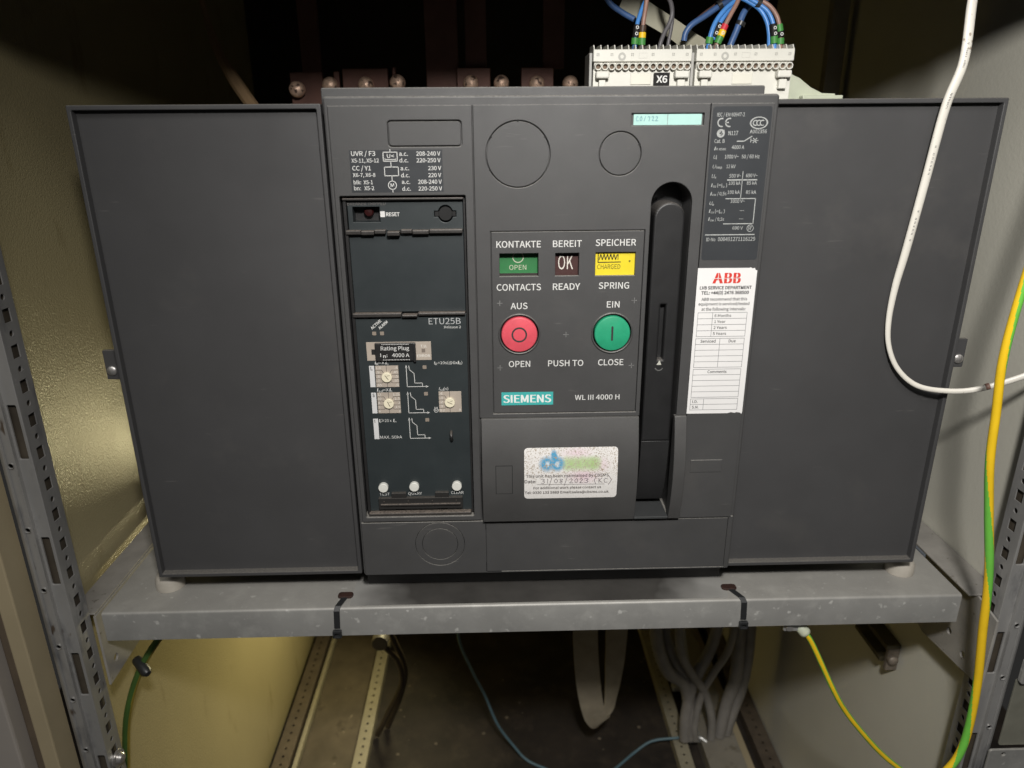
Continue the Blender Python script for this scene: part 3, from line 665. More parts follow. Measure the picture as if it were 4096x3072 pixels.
# ---- charging handle
lv = [(84.6, 133)] + [(96.6+12*math.cos(math.radians(a)), 320+12*math.sin(math.radians(a))) for a in range(180, -1, -10)] + [(108.6, 133)]
hd = MB().plate(lv, [rr(94.0, 98.2, 206, 252, 0.6, 2)], 2, 9).build('charging_handle', lever_m, BK, bevel=1.8, seg=3)
MB().plate(lv, [], 9.2, 24).build('handle_core', lever_m, hd, bevel=0.5)
b = MB(); pr = [(133, 2.2), (120, 2.6), (105, 4.2), (90, 7), (78, 11), (70, 16)]
vs = [];
for z, y in pr: vs += [(84.6, y, z), (108.6, y, z), (108.6, 26, z), (84.6, 26, z)]
fs = []
for k in range(len(pr)-1):
    for i in range(4): fs.append((4*k+i, 4*k+(i+1) % 4, 4*k+4+(i+1) % 4, 4*k+4+i))
b.add(vs, fs+[(0, 1, 2, 3), tuple(len(vs)-4+i for i in range(4))]).build('handle_foot', mat('handle_foot_plastic', (0.0185, 0.0185, 0.019), 0.5, 0.1, 40, bump=0.2), hd, bevel=0.35, smooth=True, angle=40)
MB().poly([(93.4, 201.6), (97.4, 201.6), (95.9, 205.6)], 1.9).build('pointer_mark', mat('pointer_ink', (0.5, 0.5, 0.44), 0.5), hd)
MB().ringline(95.6, 200.0, 3.2, 0.9, 1.85, 30, 200, 340).build('dimple_edge', mat('dimple', (0.12, 0.12, 0.115), 0.5, 0.2, 300), hd)
MB().box(80.7, 110.5, -4.3, 29, 61.0, 63.4).build('handle_ledge', mat('ledge_plastic', (0.045, 0.047, 0.048), 0.45, 0.1, 40), BK, bevel=0.5)

# ---- bulging cover round the handle
def ycov(z):
    t_ = (157.5-z)/96.5
    return -1.2 - 9.6*math.sin(math.pi*(0.05+0.85*min(1, max(0, t_))))
def cover(x0, x1, b):
    zs = [157.5-96.5*i/28 for i in range(29)]; vs = []
    for z in zs: vs += [(x0, ycov(z), z), (x1, ycov(z), z), (x1, 2.9, z), (x0, 2.9, z)]
    fs = []
    for k in range(28):
        for i in range(4): fs.append((4*k+i, 4*k+(i+1) % 4, 4*k+4+(i+1) % 4, 4*k+4+i))
    b.add(vs, fs+[(0, 1, 2, 3), (112, 113, 114, 115)])
b = MB(); cover(-51.6, 80.6, b); cover(110.6, 120.8, b)
cv = b.build('handle_cover', plastic_dusty, BK, smooth=True, angle=40, bevel=0.5)
b = MB(); g = lambda z: ycov(z)-0.05
for z0, z1, x in ((91.6, 118, -40), (91.6, 118, -26.1)):
    for i in range(6): b.stroke([(x, z0+(z1-z0)*i/6), (x, z0+(z1-z0)*(i+1)/6)], 0.55, 0, yf=g)
b.stroke([(-40, 118), (-26.1, 118)], 0.6, 0, yf=g); b.stroke([(-40, 91.6), (-26.1, 91.6)], 0.4, 0, yf=g)
b.build('knockout_outline', gapmat, cv)
# maintenance sticker on the bulge
ol = rr(-16.0, 63.1, 86.2, 133.4, 3.2, 6)
def xr(z):
    xs = []
    for (xa, za), (xb, zb) in zip(ol, ol[1:]+ol[:1]):
        if (za-z)*(zb-z) <= 0 and abs(za-zb) > 1e-9: xs.append(xa+(xb-xa)*(z-za)/(zb-za))
    return min(xs), max(xs)
b = MB(); zs = [86.25, 86.5, 87.0, 87.8, 88.8] + [89.6+1.6*i for i in range(26)] + [130.8, 131.8, 132.6, 133.1, 133.35]; vs = []
for z in zs:
    x0, x1 = xr(z); vs += [(x0, ycov(z)-0.16, z), (x1, ycov(z)-0.16, z)]
b.add(vs, [(2*i, 2*i+1, 2*i+3, 2*i+2) for i in range(len(zs)-1)])
ms_m = mat('spotted_sticker', (0.74, 0.72, 0.70), 0.45, 0.03, 60)
nt = ms_m.node_tree; N = nt.nodes; L = nt.links; bs = N['Principled BSDF']
src = bs.inputs['Base Color'].links[0].from_socket
tcn = N.new('ShaderNodeTexCoord')
nz = N.new('ShaderNodeTexNoise'); nz.inputs['Scale'].default_value = 500; nz.inputs['Detail'].default_value = 2; L.new(tcn.outputs['Object'], nz.inputs['Vector'])
mv = N.new('ShaderNodeMix'); mv.data_type = 'VECTOR'; mv.inputs[0].default_value = 0.0022
L.new(tcn.outputs['Object'], mv.inputs[4]); L.new(nz.outputs['Color'], mv.inputs[5])
def blob(src, cx, cz, rx, rz, col, hard=0.45, amt=1.0):
    mp = N.new('ShaderNodeMapping'); mp.vector_type = 'TEXTURE'
    mp.inputs['Location'].default_value = (cx*MM, 0, cz*MM); mp.inputs['Scale'].default_value = (rx*MM, 1e3, rz*MM)
    L.new(mv.outputs[1], mp.inputs['Vector'])
    gr = N.new('ShaderNodeTexGradient'); gr.gradient_type = 'SPHERICAL'; L.new(mp.outputs[0], gr.inputs[0])
    r_ = N.new('ShaderNodeMapRange'); r_.inputs['From Max'].default_value = hard; r_.inputs['To Max'].default_value = amt; L.new(gr.outputs['Fac'], r_.inputs['Value'])
    mx = N.new('ShaderNodeMix'); mx.data_type = 'RGBA'; L.new(r_.outputs[0], mx.inputs[0]); L.new(src, mx.inputs[6]); mx.inputs[7].default_value = (*col, 1)
    return mx.outputs[2]
_b = blob
def blob(s_, cx, cz, *a): return _b(s_, cx*0.991-0.3, 386-(386-cz)*0.991, *a)
PK = (0.72, 0.52, 0.60); GR = (0.36, 0.52, 0.20); BL = (0.045, 0.30, 0.52)
src = blob(src, 36, 106, 17, 9, PK, 0.9, 0.8); src = blob(src, 30, 127, 16, 6, PK, 0.9, 0.6); src = blob(src, 52, 116, 8, 8, PK, 0.9, 0.5)
for cx in (22, 28.5, 35, 41.5, 46): src = blob(src, cx, 117.4, 6.4, 8.2, GR, 0.55, 0.75)
for cx, cz, rx, rz in ((4.5, 117.5, 7.6, 8.2), (13.5, 117.5, 7.4, 8.2), (10.6, 125, 3.4, 6)): src = blob(src, cx, cz, rx, rz, BL, 0.5, 0.95)
for cx in (5.0, 13.4): src = blob(src, cx, 117.2, 2.6, 3.2, (0.62, 0.70, 0.74), 0.6, 0.9)
def spots(src, sc, th, so, col):
    n = N.new('ShaderNodeTexNoise'); n.inputs['Scale'].default_value = sc; n.inputs['Detail'].default_value = 2; n.inputs['Roughness'].default_value = 0.6
    L.new(tcn.outputs['Object'], n.inputs['Vector'])
    r_ = N.new('ShaderNodeMapRange'); r_.inputs['From Min'].default_value = th; r_.inputs['From Max'].default_value = th+so; L.new(n.outputs['Fac'], r_.inputs['Value'])
    # fewer spots on the lower half, where the lines are written
    sp = N.new('ShaderNodeSeparateXYZ'); L.new(tcn.outputs['Object'], sp.inputs[0])
    h = N.new('ShaderNodeMapRange'); h.inputs['From Min'].default_value = 0.099; h.inputs['From Max'].default_value = 0.113; h.inputs['To Min'].default_value = 0.25; L.new(sp.outputs['Z'], h.inputs['Value'])
    ml = N.new('ShaderNodeMath'); ml.operation = 'MULTIPLY'; L.new(r_.outputs[0], ml.inputs[0]); L.new(h.outputs[0], ml.inputs[1])
    mx = N.new('ShaderNodeMix'); mx.data_type = 'RGBA'; L.new(ml.outputs[0], mx.inputs[0]); L.new(src, mx.inputs[6]); mx.inputs[7].default_value = (*col, 1); return mx.outputs[2]
src = spots(src, 900, 0.53, 0.10, (0.42, 0.37, 0.31)); src = spots(src, 420, 0.62, 0.09, (0.36, 0.29, 0.22))
L.new(src, bs.inputs['Base Color'])
ms = b.build('maintenance_sticker', ms_m, cv, smooth=True)
ms['label'] = 'white rounded sticker with a smeared blue and green logo and a handwritten date'
g2 = lambda z: ycov(z)-0.30
b = MB()
b.text('This unit has been maintained by CBSMS', -14.6, 55.7, 107.0, 2.6, 0, bold=0.006, yf=g2)
b.text('Date:', -15.7, -5.9, 101.8, 2.8, 0, bold=0.008, yf=g2)
b.text('For additional work please contact us', -8.2, 49.6, 95.8, 2.3, 0, bold=0.006, yf=g2)
b.text('Tel: 0330 133 5889 Email:sales@cbsms.co.uk', -15.6, 56.4, 91.1, 2.4, 0, bold=0.008, yf=g2)
b.stroke([(-5.3, 100.2), (52.2, 99.8)], 0.3, 0, yf=g2)
b.build('sticker_lettering', mat('brown_black_ink', (0.055, 0.045, 0.042), 0.6, 0.2, 300), cv)
HW = {'3': [[(0, .9), (.4, 1), (.7, .8), (.3, .55), (.7, .35), (.5, .02), (0, .1)]], '1': [[(.3, 1), (.3, 0)]], '/': [[(.6, 1.5), (0, -.55)]],
      '0': [[(.4, 1), (.05, .6), (.15, .1), (.5, .1), (.65, .6), (.4, 1)]], '8': [[(.6, .9), (.2, .95), (.15, .65), (.6, .3), (.4, 0), (.1, .15), (.6, .75), (.6, .9)]],
      '2': [[(.05, .8), (.35, 1), (.6, .75), (.05, .02), (.75, .05)]], '(': [[(.6, 1.4), (.15, .6), (.5, -.35)]], ')': [[(.1, 1.4), (.6, .6), (.0, -.5)]],
      'K': [[(.1, 1), (.1, 0)], [(.7, 1), (.1, .5), (.75, 0)]], 'C': [[(.75, .85), (.35, .95), (.1, .5), (.3, .02), (.8, .1)]]}
b = MB(); x = -1.8
for ch in '31/08/2023 (KC)':
    if ch == ' ': x += 3.2; continue
    for pl in HW[ch]: b.stroke([(x+px*4.4, 101.2+pz*4.3) for px, pz in pl], 0.42, 0, yf=g2)
    x += 2.6 if ch in '1' else 4.3
b.build('handwriting', mat('purple_ink', (0.10, 0.075, 0.095), 0.6, 0.2, 300), cv)

# ---- electronic trip unit
Y = 6
tu = MB().plate(rect(-151.6, -61.6, 68.4, 246), [rect(-128.7, -120.5, 67.9+1.2, 71.1), rect(-91.2, -83.2, 67.9+1.2, 71.5)], 6, 20).build('trip_unit', tripm, BK, bevel=0.4)
MB().plate(rect(-151.0, -62.2, 247.5, 312), [], 8.2, 20).build('blank_cover', tripm2, tu, bevel=0.5)
MB().plate(rect(-150.2, -62.2, 312, 335.2), [rect(-146.5, -125.8, 318.7, 330.1), [(-81.2, 326.6), (-84.2, 326.6), (-84.2, 322.2), (-81.2, 322.2)] + [(-75.6+5.9*math.cos(math.radians(a)), 324.4+6.6*math.sin(math.radians(a))) for a in range(202, 339, 8)] + [(-67.4, 322.2), (-67.4, 326.6)] + [(-75.6+5.9*math.cos(math.radians(a)), 324.4+6.6*math.sin(math.radians(a))) for a in range(22, 159, 8)]], 7.2, 20).build('top_strip', tripm, tu, bevel=0.4)
MB().box(-153.2, -150.6, 4.5, 20, 66, 336.6).build('frame_rail', black, tu, bevel=0.6)
MB().box(-61.9, -60.2, 5.5, 20, 66, 336.6).build('frame_rail', black, tu, bevel=0.4)
MB().box(-153.0, -61.4, 2.6, 20, 335.3, 337.0).build('frame_top', ridgem, tu, bevel=0.6)
# snap ridges between the sections
for q in ((-152.2, -140.6, 2.4, 309.8, 313.0), (-140.4, -130.4, 1.8, 309.5, 312.6), (-130.2, -121.6, 2.6, 310.2, 313.2), (-120.4, -110.8, 1.0, 308.8, 312.0), (-110.0, -101.4, 2.6, 310.4, 313.3), (-101.2, -88.4, 1.8, 309.8, 312.8), (-88.2, -62.6, 2.4, 310.2, 313.2),
          (-152.0, -113.2, 2.2, 244.6, 247.8), (-112.7, -100.5, 0.9, 244.6, 246.6), (-100.0, -62.4, 2.2, 245.6, 247.9)):
    MB().box(q[0], q[1], q[2], 8, q[3], q[4]).build('snap_ridge', ridgem, tu, bevel=0.6)
MB().box(-152.0, -62.0, 1.6, 10, 64.6, 68.3).build('bottom_ridge', ridgem, tu, bevel=1.0)
# trip reset recess
MB().box(-147, -125.3, 19, 20, 318, 331).build('reset_recess', lever_m, tu)
MB().lathe((-135.2, 19, 325.6), (0, -1, 0), [(3.6, 0), (3.6, 5), (2.8, 6), (0, 6.2)], 24).build('reset_pin', redglow, tu, smooth=True)
MB().lathe((-75.6, 20, 324.4), (0, -1, 0), [(5.3, 0), (5.3, 12.4), (4.9, 12.9), (0, 13.0)], 36).build('lock_plug', gapmat, tu, smooth=True, angle=30)
for x0, x1 in ((-83.7, -79.9), (-71.4, -67.9)): MB().box(x0, x1, 8, 14, 322.7, 326.1).build('lock_tab', gapmat, tu)
MB().box(-125.4, -121.9, 6.9, 7.4, 322.4, 326.8).build('reset_mark', mat('mark_white', (0.66, 0.65, 0.64), 0.5), tu)
MB().text('RESET', -121.1, -110.7, 323.1, 2.7, 7.0, bold=0.01).build('lettering', ink, tu)
MB().text('BREAKER TRIPPED', -150.2, -120.8, 331.4, 2.6, 7.0).build('lettering', ink_faint, tu)
Y = 5.85; b = MB()
for s_, x0, x1, z, c in (('Release 2', -79.9, -66.4, 234, 2.0), ('=X', -134.8, -129.9, 204.3, 2.5), ('R', -136.7, -134.9, 203.5, 1.9), ('n', -127.9, -126.8, 203.5, 1.8), ('=10s(@6x', -86.4, -70.2, 203.6, 2.4), ('R', -88.5, -86.8, 202.9, 1.9), ('R', -68.9, -67.4, 202.9, 1.9), (')', -67.0, -66.3, 203.6, 2.4),
    ('=X', -132.6, -128.0, 180.6, 2.5), ('sd', -136.4, -132.8, 179.9, 1.9), ('n', -126.4, -125.3, 179.9, 1.8), ('sd', -85.6, -82.4, 180.3, 1.9), ('(s)', -82.2, -78.6, 181, 2.4), ('i', -136.9, -136.5, 152.4, 1.8), ('≥20 x', -136.0, -127.3, 153.1, 2.5), ('n', -124.8, -123.5, 152.4, 1.8), ('MAX. 50kA', -137.9, -119.3, 137.8, 2.6),
    ('TEST', -142.1, -133.3, 83.6, 2.5), ('QUERY', -117, -105.1, 83.8, 2.5), ('CLEAR', -79.5, -68.7, 83.9, 2.6), ('M', -90.2, -88.4, 162.2, 1.7)):
    b.text(s_, x0, x1, z, c, Y)
for s_, x0, x1, z in (('I', -137.9, -137.2, 204.3), ('I', -129.2, -128.4, 204.3), ('t', -89.6, -88.8, 203.6), ('I', -70.0, -69.3, 203.6), ('I', -137.7, -137.0, 180.6), ('I', -127.4, -126.7, 180.6), ('t', -86.6, -85.8, 181), ('I', -137.9, -137.2, 153.1), ('I', -126.0, -125.3, 153.1)):
    b.text(s_, x0, x1, z, 2.6, Y, shear=0.2, bold=0.01)
b.text('ACTIVE', -138.0, -127.3, 233.6, 2.2, Y, bold=0.01, rot=math.radians(40)); b.text('ALARM', -131.8, -122.6, 233.6, 2.2, Y, bold=0.01, rot=math.radians(40))
b.ringline(-89.3, 163.0, 1.8, 0.4, Y, 24)
for dx in (-1, 0, 1): b.stroke([(-89.3+dx, 164.9), (-89.3+dx*1.2, 166.0)], 0.35, Y)
b.build('lettering', ink, tu)
MB().text('ETU25B', -92.2, -66.5, 237.5, 5.0, Y).build('lettering', mat('thin_ink', (0.42, 0.43, 0.43), 0.6, 0.15, 400), tu)
# trip curves
b = MB()
for zb, zt in ((184.4, 202.8), (161.0, 179.4), (137.7, 156.2)):
    b.stroke([(-112.4, zt-1.2), (-112.4, zb), (-96.6, zb)], 0.5, Y)
    b.poly([(-113.3, zt-2), (-111.5, zt-2), (-112.4, zt+0.6)], Y); b.poly([(-97, zb-0.9), (-97, zb+0.9), (-94.6, zb)], Y)
    b.stroke([(-110.2, zt-0.2), (-109.9, zt-3.6), (-106.2, zt-6.9), (-106.0, zb+3.1), (-99.8, zb+3.1), (-99.8, zb+0.5)], 0.5, Y)
b.build('trip_curves', ink, tu)
# L / S / I bars
for ch, z1, z0 in (('L', 203, 184.5), ('S', 179.5, 161.1), ('I', 156.2, 137.5)):
    MB().box(-142.7, -138.6, 5.75, 6.2, z0, z1).build('zone_bar', mat('bar_white', (0.62, 0.62, 0.62), 0.5, 0.03), tu)
    MB().text(ch, -141.6, -139.9 if ch != 'I' else -141.1, z1-3.6, 2.7, 5.6, bold=0.01).build('zone_letter', darkink, tu)
for x, z in ((-136.5, 230.5), (-130.2, 230.5), (-97.3, 201.3), (-97.2, 178.0), (-97.2, 154.5)):
    MB().plate(rr(x-1.6, x+1.6, z-1.5, z+1.5, 0.4, 2), [], 5.6, 6.3).build('status_light', ledm, tu)
# rating plug
MB().plate(rect(-143.7, -91.2, 207.5, 223.2), [], 5.6, 6.5).build('plug_plate', taupe, tu, bevel=0.15)
MB().box(-136.6, -104.2, 3.2, 6.5, 207.7, 222.8).build('rating_plug', black, tu, bevel=0.4)
MB().box(-139.8, -136.0, 5.45, 6, 212.6, 217.2).build('plug_notch', gapmat, tu)
MB().box(-105.6, -103.6, 2.6, 6.2, 206.6, 222.4).build('plug_edge', lever_m, tu, bevel=0.3)
b = MB()
b.text('Rating Plug', -131.7, -108.8, 217, 3.2, 3.05, bold=0.004); b.text('I', -132.4, -131.8, 211.6, 2.7, 3.05, bold=0.01); b.text('n', -130.2, -128.0, 210.6, 2.7, 3.05, bold=0.01); b.text(':', -127.3, -126.7, 211.4, 2.6, 3.05, bold=0.014); b.text('4000 A', -122.9, -108.9, 211.2, 3.0, 3.05, bold=0.004)
for i in range(18):
    for z, o_ in ((221.9, 0), (208.8, 0.4)): b.box(-130.8+o_+1.24*i, -130.1+o_+1.24*i, 3.0, 3.2, z-0.3, z+0.3)
b.build('plug_lettering', ink, tu)
b = MB(); b.text('T.U.', -99.7, -94.5, 218.3, 2.1, 5.45, bold=0.005); b.text('ERROR', -102.9, -92.1, 210.1, 2.2, 5.45, bold=0.005); b.build('plate_lettering', taupe_ink, tu)
MB().box(-99.0, -96.0, 5.35, 5.7, 214.2, 217.2).build('status_light', mat('led_dark', (0.20, 0.165, 0.14), 0.4), tu)
# rotary dials
def dial(x0, x1, z0, z1, kx, kz, left, right, ang):
    MB().plate(rect(x0, x1, z0, z1), [], 5.6, 6.4).build('dial_plate', taupe, tu, bevel=0.12)
    b = MB(); h = (z1-z0)/5; cx = (x0+x1)/2
    b.stroke([(kx, z1), (kx, kz+3)], 0.32, 5.48); b.stroke([(kx, z0), (kx, kz-3)], 0.32, 5.48)
    for i in range(1, 5):
        z = z1-h*i; dz = z-kz
        if left: b.stroke([(x0, z), (kx-3.8-0.9*(abs(dz) < 4)-0.2, z), (kx-2.2, kz+dz*0.45)], 0.32, 5.48)
        if right: b.stroke([(x1, z), (kx+3.8+0.9*(abs(dz) < 4)+0.2, z), (kx+2.2, kz+dz*0.45)], 0.32, 5.48)
    b.build('dial_lines', darkink, tu)
    b = MB()
    for i, s_ in enumerate(left): wd = 1.3*len(s_); b.text(s_, x0+0.6, x0+0.6+wd, z1-h*i-h*0.76, 2.1, 5.45)
    for i, s_ in enumerate(right):
        if s_: wd = 1.3*len(s_); b.text(s_, x1-0.5-wd, x1-0.5, z1-h*i-h*0.76, 2.1, 5.45)
    b.build('dial_lettering', taupe_ink, tu)
    MB().lathe((kx, 6, kz), (0, -1, 0), [(4.25, 0), (4.25, 2.3), (3.9, 2.6), (0, 2.65)], 36).build('dial_knob', cream, tu, smooth=True, angle=30)
    b = MB(); a = math.radians(ang); dx, dz = math.cos(a), math.sin(a)
    b.stroke([(kx-dx*2.2, kz-dz*2.2), (kx+dx*2.2, kz+dz*2.2)], 0.55, 3.28); b.stroke([(kx+0.2, kz+1.4), (kx+2.6, kz+1.9)], 0.3, 3.28)
    b.build('knob_slot', mat('slot_brown', (0.14, 0.12, 0.085), 0.6), tu)
dial(-137.8, -118.9, 184.4, 203.0, -128.6, 193.4, ('1.0', '.9', '.8', '.7', '.65'), ('.4', '.45', '.5', '.55', '.6'), -55)
dial(-137.8, -118.8, 161.1, 179.6, -128.4, 170.1, ('12', '10', '8', '6', '4'), ('1.25', '1.5', '2', '2.5', '3'), -65)
dial(-86.7, -67.9, 161.2, 179.7, -77.6, 170.3, ('.4', '.3', '.2', '.1', '0.2'), (), -28)
MB().text('0', -70.0, -68.6, 162.2, 2.1, 5.45).build('dial_lettering', taupe_ink, tu)
# buttons, hook, sliding bar
for x, z in ((-138.0, 92.2), (-111.2, 92.6), (-74.2, 92.6)):
    MB().lathe((x, 6, z), (0, -1, 0.0), [(4.2, 0), (4.2, 3.2), (3.8, 3.6), (0, 3.7)], 32).build('test_button', button_m, tu, smooth=True, angle=30)
MB().tube([(-77.4, 6.5, 143.2), (-77.3, 3.0, 142.8), (-77.1, 1.2, 140.2), (-77.0, 2.6, 137.2), (-77.0, 6.5, 136.0)], 1.2, 10).build('seal_hook', black, tu, smooth=True)
b = MB(); b.box(-142.8, -69.5, 2.6, 6.5, 71.6, 82.3); b.box(-131.3, -118.6, 2.9, 6.5, 82, 86.9); b.box(-93.3, -81.5, 2.9, 6.5, 82, 87.1)
br_ = b.build('sliding_bar', mat('bar_plastic', (0.020, 0.019, 0.018), 0.5, 0.1, 60, dust=(0.3, 0.27, 0.23), dust_amt=0.25), tu, bevel=0.3)
b = MB(); b.box(-141.0, -71.4, 0.8, 2.7, 75.4, 77.2)
for x in (-138, -117, -96, -75.2): b.box(x-0.4, x+0.4, 1.6, 2.7, 77.2, 80)
b.build('bar_ridge', ridgem, tu, bevel=0.5)
for x0, x1 in ((-128.7, -120.5), (-91.2, -83.2)): MB().box(x0, x1, 12, 13, 66, 74).build('slot_floor', gapmat, tu)

# ================================================================== terminal blocks on top
TB = thing('terminal_block', 'white terminal block with a black X6 tag, nearest the panel middle', 'terminal block', (79, 66, 395), 'white plug-in terminal blocks')
b = MB(); b.box(41.0, 117.4, 53, 85, 395, 429)
b.box(70.3, 86.8, 52.4, 53.2, 417.6, 426)
body = b.build('body', white_tb, TB, bevel=0.8)
MB().box(38.2, 40.4, 56, 85, 395, 441).build('end_plate', mat('grey_white_plastic', (0.34, 0.335, 0.315), 0.5, 0.05), TB, bevel=0.4)
MB().box(40.5, 117.3, 50, 85, 434.2, 443.0).build('cap_strip', white_tb, TB, bevel=0.6)
MB().box(41.5, 116.8, 52.4, 85, 428.4, 434.2).build('socket_strip', white_tb, TB, bevel=0.4)
b = MB()
for i in range(15):
    x = 40.7+5.4*i; b.add([(x, 51, 442.9), (x+.9, 51, 442.9), (x+.9, 76, 442.9), (x, 76, 442.9), (x, 54, 446.4), (x+.9, 54, 446.4), (x+.9, 76, 447.0), (x, 76, 447.0)], [(0,1,2,3),(4,7,6,5),(0,4,5,1),(1,5,6,2),(2,6,7,3),(3,7,4,0)])
b.build('comb', white_tb, TB, bevel=0.15)
for i in range(14):
    x = 44.4+5.36*i
    b = MB().lathe((x, 52, 431.0), (0, -1, -0.12), [(2.75, 0), (2.75, 3.0), (2.55, 3.4), (1.95, 3.3), (1.85, 1.2), (1.85, -0.2)], 20); b.cur = 1
    b.lathe((x, 52, 431.0), (0, -1, -0.12), [(1.9, 0.1), (0, 0.15)], 20)
    b.build('terminal_socket', [white_tb, socket_d], TB, smooth=True, angle=40)
for x0, x1 in ((42.5, 52.9), (104.2, 115.4)):
    MB().box(x0, x1, 45.5, 54, 422.0, 427.3).build('release_clip', white_tb, TB, bevel=1.2)
    MB().box(x0+2.6, x1-2.6, 48, 54, 414, 421.0).build('clip_stem', white_tb, TB, bevel=0.5)
MB().box(71.0, 86.2, 52.0, 52.6, 417.8, 425.6).build('blank_label', tb_lab, TB, bevel=0.1)
b = MB()
for x in (43.2, 54.0, 70.0, 86.0, 102.0, 112.6): b.stroke([(x, 438.4), (x+1.7, 438.4), (x+1.7, 440.0), (x, 440.0), (x, 438.4)], 0.4, 49.9); b.stroke([(x+.4, 438.9), (x+1.4, 439.6)], 0.35, 49.9)
b.ringline(62.8, 437.8, 2.2, 1.6, 49.88, 24); b.stroke([(76, 436.6), (82.2, 436.6), (82.2, 440.2), (76, 440.2), (76, 436.6)], 0.15, 49.9)
b.build('moulded_marks', tb_mark, TB)
TB2 = dup(TB, (80.4, 0, 0), 'white terminal block without a tag, at the right end of the panel')
for ch in list(TB2.children):
    if ch.name.startswith('end_plate'): pass
tg = MB().box(88.6, 100.8, 49.5, 53, 414, 426.2).build('circuit_tag', mk_k, TB, bevel=0.3)
MB().text('X6', 90.3, 99.0, 419.0, 4.8, 49.35, bold=0.01).build('tag_lettering', ink, TB)

# ---- wires
def catmull(pts, n=14):
    pts = [Vector(p) for p in pts]; P = [2*pts[0]-pts[1]] + pts + [2*pts[-1]-pts[-2]]; out = []
    for k in range(1, len(P)-2):
        for q in range(n):
            t_ = q/n; a, b, c, d = P[k-1], P[k], P[k+1], P[k+2]
            out.append(0.5*((2*b)+(c-a)*t_+(2*a-5*b+4*c-d)*t_*t_+(3*b-a-3*c+d)*t_**3))
    return out+[pts[-1]]
def wire(pts, r, m_, label, sleeves=(), group=None, name='wire', cat='wire'):
    pts = [(p[0], p[1], p[2]) for p in pts]; base = pts[0]
    if not sleeves:
        o = MB().tube(pts, r, 12).build(name, m_, smooth=True, loc=base, angle=60); return tag(o, label, cat, group)
    t = thing(name, label, cat, base, group)
    MB().tube(pts, r, 12).build('insulation', m_, t, smooth=True, angle=60)
    path = catmull(pts)
    for z0, z1, mk, rs, dots in sleeves:
        seg = [p for p in path if z0 <= p.z <= z1]
        a = min(path, key=lambda p: abs(p.z-z0)); e = min(path, key=lambda p: abs(p.z-z1))
        q = [a, (a+e)/2, e]
        MB().tube([tuple(p) for p in q], rs, 14, n=3).build('marker_sleeve', mk, t, smooth=True, angle=50)
        if dots:
            b = MB()
            for d in dots:
                p = min(path, key=lambda p: abs(p.z-d)); b.ringline(p.x+0.2, p.z, 0.95, 0.55, p.y-rs-0.06, 20)
            b.build('marker_number', ink, t)
    return t
G = 'control wires on the terminal blocks'
wire([(74.4, 62, 440), (74.4, 62, 447), (74.8, 62, 455), (76.2, 64, 463), (79.5, 68, 472), (86, 76, 486), (92, 86, 505)], 1.75, blue_m, 'blue wire with black and green markers beside a brown one, left block', ((452.2, 461.5, mk_k, 2.7, (459.4, 455.2)), (447.4, 452.0, mk_g, 2.9, ())), G)
wire([(79.9, 62, 440), (79.9, 62, 447), (79.9, 62, 456), (80.6, 62, 465), (82.2, 64, 476), (86, 70, 505)], 1.75, brown_m, 'brown wire with brown, yellow and green markers, left block', ((456.4, 461.0, mk_b, 2.75, ()), (452.0, 456.3, mk_y, 2.95, ()), (447.0, 451.9, mk_g, 2.9, ())), G)
wire([(94.4, 66, 440), (95.4, 66, 448), (98.5, 68, 456), (102.5, 70, 463), (104.5, 71, 470), (103, 70, 477), (99, 68, 484), (94, 66, 500)], 1.7, grey_w, 'grey wire bending up from the left terminal block', (), G)
wire([(101.8, 70, 440), (102.6, 70, 449), (104.2, 71, 458), (105.2, 72, 467), (104.3, 72, 476), (100.5, 71, 484), (96, 70, 500)], 1.5, grey_w, 'thin dark grey wire behind the bending grey wire', (), G)
wire([(132.6, 62, 440), (132.8, 62, 446), (134.2, 62, 455), (138.0, 64, 464), (145.5, 67, 473), (156, 72, 481), (166, 78, 492)], 1.9, blue_m, 'blue wire curving left into the right block beside red and yellow markers', ((447.8, 452.3, mk_g, 3.0, ()),), G)
wire([(136.9, 65, 451), (139.0, 65, 457), (143, 66, 465), (150, 70, 474), (158, 76, 483), (168, 82, 494)], 1.8, blue_m, 'light blue wire with a black marker between blue and brown ones', ((452.6, 462.4, mk_k, 3.0, (460.2, 455.4)),), G)
wire([(138.4, 60, 440), (138.6, 60, 446), (141.0, 60, 452), (144.6, 61, 461), (149.5, 63, 470), (154.6, 66, 479), (162, 72, 498)], 1.8, brown_m, 'brown wire with red, yellow and green markers, right block', ((457.0, 461.2, mk_r, 2.7, ()), (452.6, 456.8, mk_y, 2.9, (455.0,)), (447.6, 452.4, mk_g, 2.9, ())), G)
wire([(153, 78, 440), (155.4, 78, 449), (159, 79, 458), (162, 80, 466), (166, 82, 474), (174, 86, 481), (186, 90, 484)], 2.6, navy_m, 'thick dark blue wire rising behind the right block', (), G)
wire([(118.5, 84, 452), (119.5, 84, 458), (124, 84, 464), (134, 86, 470), (145, 88, 477), (158, 90, 484), (172, 92, 492)], 2.4, navy_m, 'dark blue wire looping low between the two blocks', (), G)
wire([(120, 92, 458), (126, 92, 465), (136, 93, 473), (146, 94, 480), (160, 96, 492)], 1.7, mat('brown_dark_pvc', (0.10, 0.055, 0.045), 0.5), 'dark brown wire behind the dark blue loop', (), G)
wire([(184.6, 60, 440), (184.4, 60, 447), (183.2, 60, 455), (181.6, 61, 463), (177.6, 63, 470.5), (171, 66, 476), (162, 70, 482)], 1.75, blue_m, 'blue wire arching into the far right sockets', ((447.8, 452.4, mk_g, 3.0, ()), (452.6, 461.4, mk_k, 3.0, (458.6, 454.6))), G)
